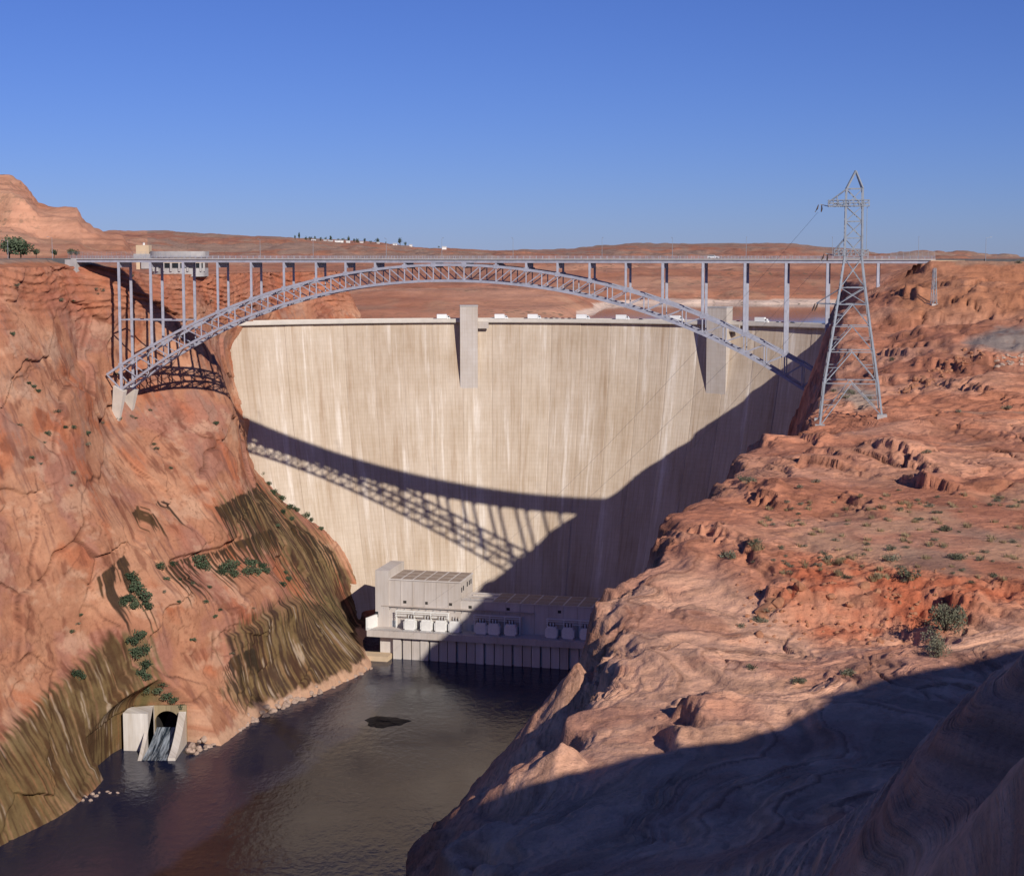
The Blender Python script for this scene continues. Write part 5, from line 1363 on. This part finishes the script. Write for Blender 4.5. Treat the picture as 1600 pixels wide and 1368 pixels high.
# broad tree and low trees by the road on the left rim
def tree(name, loc, h, rx, label, group, seed, slim=1.0, n=900):
    e = tag(empty(name, loc), label, 'tree', group)
    r = np.random.RandomState(seed); mb = MB().tube([(0, 0, -1), (0.02 * h, 0, 0.3 * h), (0.0, 0.02 * h, 0.75 * h)], [0.045 * h, 0.035 * h, 0.012 * h], 7)
    for i in range(5):
        t = r.uniform(0, 6.28); mb.tube([(0, 0, 0.25 * h + 0.06 * h * i), (0.5 * rx * math.cos(t), 0.5 * rx * math.sin(t), 0.5 * h + 0.06 * h * i), (0.8 * rx * math.cos(t), 0.8 * rx * math.sin(t), 0.62 * h + 0.05 * h * i)], [0.02 * h, 0.013 * h, 0.005 * h], 5)
    mb.build('trunk', M['bark'], e)
    leaf_clump(n, rx, rx, h * 0.85, 0.075 * h, seed, 0.12 * h).build('crown', M['leaf'], e)
    return e
def ground_at(px_, Y_):
    x = (px_ - CX) / F * Y_
    return Vector((x, Y_, float(H_far(np.array([x]), np.array([Y_]))[0][0]) + CAMZ))
for i, (q, Y_, h, rx) in enumerate(((18, 800, 9.5, 9.0), (36, 806, 8.0, 6.5))):
    x = (q - CX) / F * Y_; tree('broad_tree', (x, Y_, CAMZ - 1.0), h, rx, ('broad dark green tree beside the road on the left rim', 'smaller dark green tree leaning against the broad roadside tree')[i], None, 200 + i)
for i, (q, h) in enumerate(((60, 4.0), (88, 3.6), (115, 3.8), (122, 3.2), (-4, 6.0))):
    Y_ = 805; x = (q - CX) / F * Y_; tree('low_tree', (x, Y_, CAMZ - 1.0), h, h * 0.6, 'low olive tree by the road on the left rim', 'low trees on the left rim', 220 + i, 1.0, 350)
for (q, Y_, top, lab) in ((16, 776, 372, 'tall pale lamp post in front of the broad roadside tree'), (85, 776, 367, 'tall pale lamp post by the road near the bridge end')):
    x = (q - CX) / F * Y_; lamp_post(Vector((x, Y_, CAMZ - 2.2)), (400 - top) / F * Y_, Vector((-1, 0.2, 0)), lab, None)
for q in (1540,):
    p, nn = drop(right_rim, q, 405); p = p or PY(q, 405, 700)
    lamp_post(p, 36 / F * p.y, Vector((1, 0, 0)), 'pale lamp post on the right rim beyond the bridge end', None)
# town on the skyline
for i, (q, hpx, wpx) in enumerate(((463, 6, 3), (469, 10, 2.5), (480, 6, 5), (487, 6, 5), (494, 7, 4), (503, 6, 4), (510, 6, 4), (518, 9, 4), (530, 6, 4), (537, 6, 4), (545, 9, 5), (555, 6, 4), (560, 7, 4), (571, 7, 4), (580, 4, 4), (590, 9, 6), (604, 4, 2), (626, 10, 6), (634, 6, 4), (686, 3, 4))):
    Y_ = 4350.0; g = ground_at(q, Y_)
    yy = np.interp(q, [450, 475, 500, 540, 590, 640, 690], [371, 374.5, 375.5, 377.5, 379.5, 383, 386.5])
    g.z = PY(q, yy, Y_).z - 2
    tree('town_tree', g, hpx / F * Y_ * 1.15, wpx / F * Y_ * 0.62, 'dark tree in the town row on the skyline', 'trees of the skyline town', 300 + i, 1.0, 170)
hs = [(490, 7, 2.2), (508, 4, 2.2), (514, 3, 2.0), (518, 4, 1.8), (530, 13, 2.4), (544, 6, 2.2), (565, 5, 1.6), (591, 4, 1.8), (616, 4, 1.8), (619, 3, 2.0), (642, 4, 1.8), (694, 7, 2.2)]
for i, (q, wpx, hpx) in enumerate(hs):
    Y_ = 4300.0; s_ = Y_ / F; yy = np.interp(q, [450, 475, 500, 540, 590, 640, 690], [373, 376, 377, 378.5, 380.5, 384, 387.5])
    b0 = PY(q, yy, Y_); e = tag(empty('house', b0), 'white single-storey house in the skyline town', 'house', 'houses of the skyline town')
    w_, h_ = wpx * s_ / 2, hpx * s_ * 0.8
    MB().box((-w_, -5, -4), (w_, 5, h_)).build('wall', M['white'], e)
    MB().prism([(-w_ - 0.6, -5.8, h_), (-w_ - 0.6, 5.8, h_), (-w_ - 0.6, 0, h_ + 1.6)], (0, 0, 0), (2 * w_ + 1.2, 0, 0)).build('roof', M['white'], e)
    for xx in (-0.5, 0.4): MB().box((xx * w_ - 0.7, -5.06, 0.35 * h_), (xx * w_ + 0.7, -4.95, 0.75 * h_)).build('window', M['glass'], e)

# ================================================================== LOOSE ROCKS
def rock_mesh(seed, mat):
    r = np.random.RandomState(seed); mb = MB(); n, m_ = 7, 9
    ax = r.uniform(0.7, 1.2, 3); P_ = r.normal(size=(5, 3)); P_ /= np.linalg.norm(P_, axis=1)[:, None]; D_ = r.uniform(0.55, 0.8, 5)
    for i in range(n):
        for j in range(m_):
            a, b_ = math.pi * (i + 0.02) / (n - 0.96), 2 * math.pi * j / m_
            v = np.array([math.sin(a) * math.cos(b_), math.sin(a) * math.sin(b_), math.cos(a)]) * (1 + r.uniform(-0.08, 0.08))
            for q, d_ in zip(P_, D_):
                t = v @ q
                if t > d_: v = v - q * (t - d_)
            mb.v.append(tuple(v * ax))
    for i in range(n - 1):
        for j in range(m_): mb.f.append((i * m_ + j, (i + 1) * m_ + j, (i + 1) * m_ + (j + 1) % m_, i * m_ + (j + 1) % m_))
    mb.f.append(tuple(range(m_))[::-1]); mb.f.append(tuple((n - 1) * m_ + j for j in range(m_)))
    return mb.mesh('rock', mat)
rock_red = [rock_mesh(500 + i, M['boulder']) for i in range(5)]; rock_pale = [rock_mesh(520 + i, M['pale_rock']) for i in range(5)]
def rock(loc, s, me_, label, group):
    o = link('boulder', random.choice(me_), None); o.location = loc; o.scale = (s, s * random.uniform(0.7, 1.1), s * random.uniform(0.55, 0.85)); o.rotation_euler = (random.uniform(-0.4, 0.4), random.uniform(-0.4, 0.4), random.uniform(0, 6.28))
    return tag(o, label, 'boulder', group)
rk = random.Random(3)
shore = [(300, 1180), (350, 1152), (420, 1114), (500, 1082), (582, 1041)]
for i in range(110):
    t = rk.uniform(0, 1) * 4; a, b_ = shore[int(t)], shore[int(t) + 1]; f_ = t - int(t)
    p = PZ(a[0] + (b_[0] - a[0]) * f_, a[1] + (b_[1] - a[1]) * f_, 0.0)
    s = rk.uniform(0.9, 2.4); off_ = rk.uniform(-3.2, 1.6)
    rock(p + Vector((N2[0] * off_, N2[1] * off_, max(0.1, -off_ * 0.8))), s, rock_pale, 'pale block in the riprap along the left waterline', 'riprap along the left bank')
for (q, w, s) in ((122, 1231, 1.5), (128, 1240, 1.9), (134, 1244, 1.3), (139, 1236, 1.4), (145, 1240, 1.2), (150, 1243, 1.3), (168, 1236, 0.9), (172, 1238, 0.8), (184, 1238, 0.9), (118, 1246, 1.2), (130, 1250, 1.0), (142, 1250, 0.9), (155, 1238, 0.8), (136, 1230, 1.0)):
    rock(PZ(q, w, 0.1), s, rock_pale, 'pale rock poking out of the shallows below the stained cliff', 'rocks in the shallows')
cnt = 0
while cnt < 130:
    q, w = rk.uniform(1150, 1480), rk.uniform(885, 1005)
    p, nn = drop(right_rim, q, w); cnt += 1
    if p is None or p.z < 150: continue
    rock(p, rk.uniform(0.12, 0.42) * (2.0 if rk.random() < 0.1 else 1), rock_red, 'loose red stone on the crumbling rubble slope', 'stones on the rubble slope')
for (q, w, s) in ((1195, 950, 2.0), (1215, 945, 1.5), (1205, 935, 1.2), (1190, 965, 1.1), (1250, 915, 1.0), (1240, 905, 0.8), (1235, 920, 0.7), (1350, 915, 0.9), (1300, 912, 0.8), (1370, 925, 0.7)):
    p, nn = drop(right_rim, q, w)
    if p is not None: rock(p, s, rock_red, 'angular fallen sandstone block at the top of the rubble slope', 'fallen blocks above the rubble')
for i in range(60):
    t = rk.uniform(0, 1); q, w = 1400 + 130 * t + rk.uniform(-8, 8), 615 - 70 * t + rk.uniform(-6, 12)
    p, nn = drop(right_rim, q, w)
    if p is not None and p.y < 700: rock(p, rk.uniform(0.4, 1.3), rock_red, 'broken red rock in the gully above the dirt road', 'broken rocks in the gully')
for i in range(24):
    q, w = rk.uniform(1555, 1600), rk.uniform(553, 572)
    p, nn = drop(right_rim, q, w)
    if p is not None: rock(p, rk.uniform(0.5, 1.2), rock_pale, 'pale rock in the rockfill edge of the grey road', 'rockfill by the grey road')

# ================================================================== SMALL THINGS
# ruffled water patch: its dark reflection painted black on an added low mound
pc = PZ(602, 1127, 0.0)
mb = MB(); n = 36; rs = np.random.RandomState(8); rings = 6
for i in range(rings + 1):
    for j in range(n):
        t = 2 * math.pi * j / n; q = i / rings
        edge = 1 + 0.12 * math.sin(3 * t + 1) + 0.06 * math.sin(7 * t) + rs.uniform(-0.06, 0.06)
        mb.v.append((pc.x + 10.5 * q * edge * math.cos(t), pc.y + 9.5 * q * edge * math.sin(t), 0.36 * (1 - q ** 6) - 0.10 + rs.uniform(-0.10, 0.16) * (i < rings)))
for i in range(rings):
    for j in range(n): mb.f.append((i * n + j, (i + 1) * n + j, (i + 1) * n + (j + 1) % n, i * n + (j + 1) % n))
M['darkwater'] = plain('painted_dark_water', (0.012, 0.012, 0.014), 0.6, 0, 0.4, 0.8, 0.2)
tag(mb.build('dark_water_patch', M['darkwater']), 'dark patch of ruffled water painted black in mid river', 'shoal')
for (q, w, h, lab) in ((959, 888, 1.3, 'short white marker post on the lip of the rounded rim rock'), (976, 884, 1.6, 'thin rusty marker post on the rim rock beside the white one')):
    p, nn = drop(right_rim, q, w)
    if p is None: continue
    e = tag(empty('marker_post', p), lab, 'post')
    MB().tube([(0, 0, -0.4), (0, 0, h)], 0.07, 6).build('post', M['white'] if h < 1.5 else M['boulder'], e)
    MB().box((-0.3, -0.03, h - 0.25), (0.3, 0.03, h)).build('plate', M['white'] if h < 1.5 else M['boulder'], e)

def wire(a, b_, sag, label):
    pts = []
    for i in range(25):
        t = i / 24; p = a.lerp(b_, t); pts.append(p - Vector((0, 0, sag * 4 * t * (1 - t))))
    o = MB().tube(pts, 0.035, 4).build('power_cable', M['galv']); tag(o, label, 'cable', 'cables from the tower to the powerhouse')
tm_ = Matrix.Translation(tw.location) @ Matrix.Rotation(rot, 4, 'Z')
for (lx, pyy, qx) in ((-8.2, 331, 650), (-6.7, 408, 680), (-9.2, 486, 780)):
    a = tm_ @ tl(lx, 0, pyy); x, _z = pl(qx, 975, 8.6)
    wire(a, PO + pu * x + pw * 8.6 + Vector((0, 0, DKZ + 9.3)), 9.0, 'thin power cable sagging from a tower arm to the powerhouse frames')
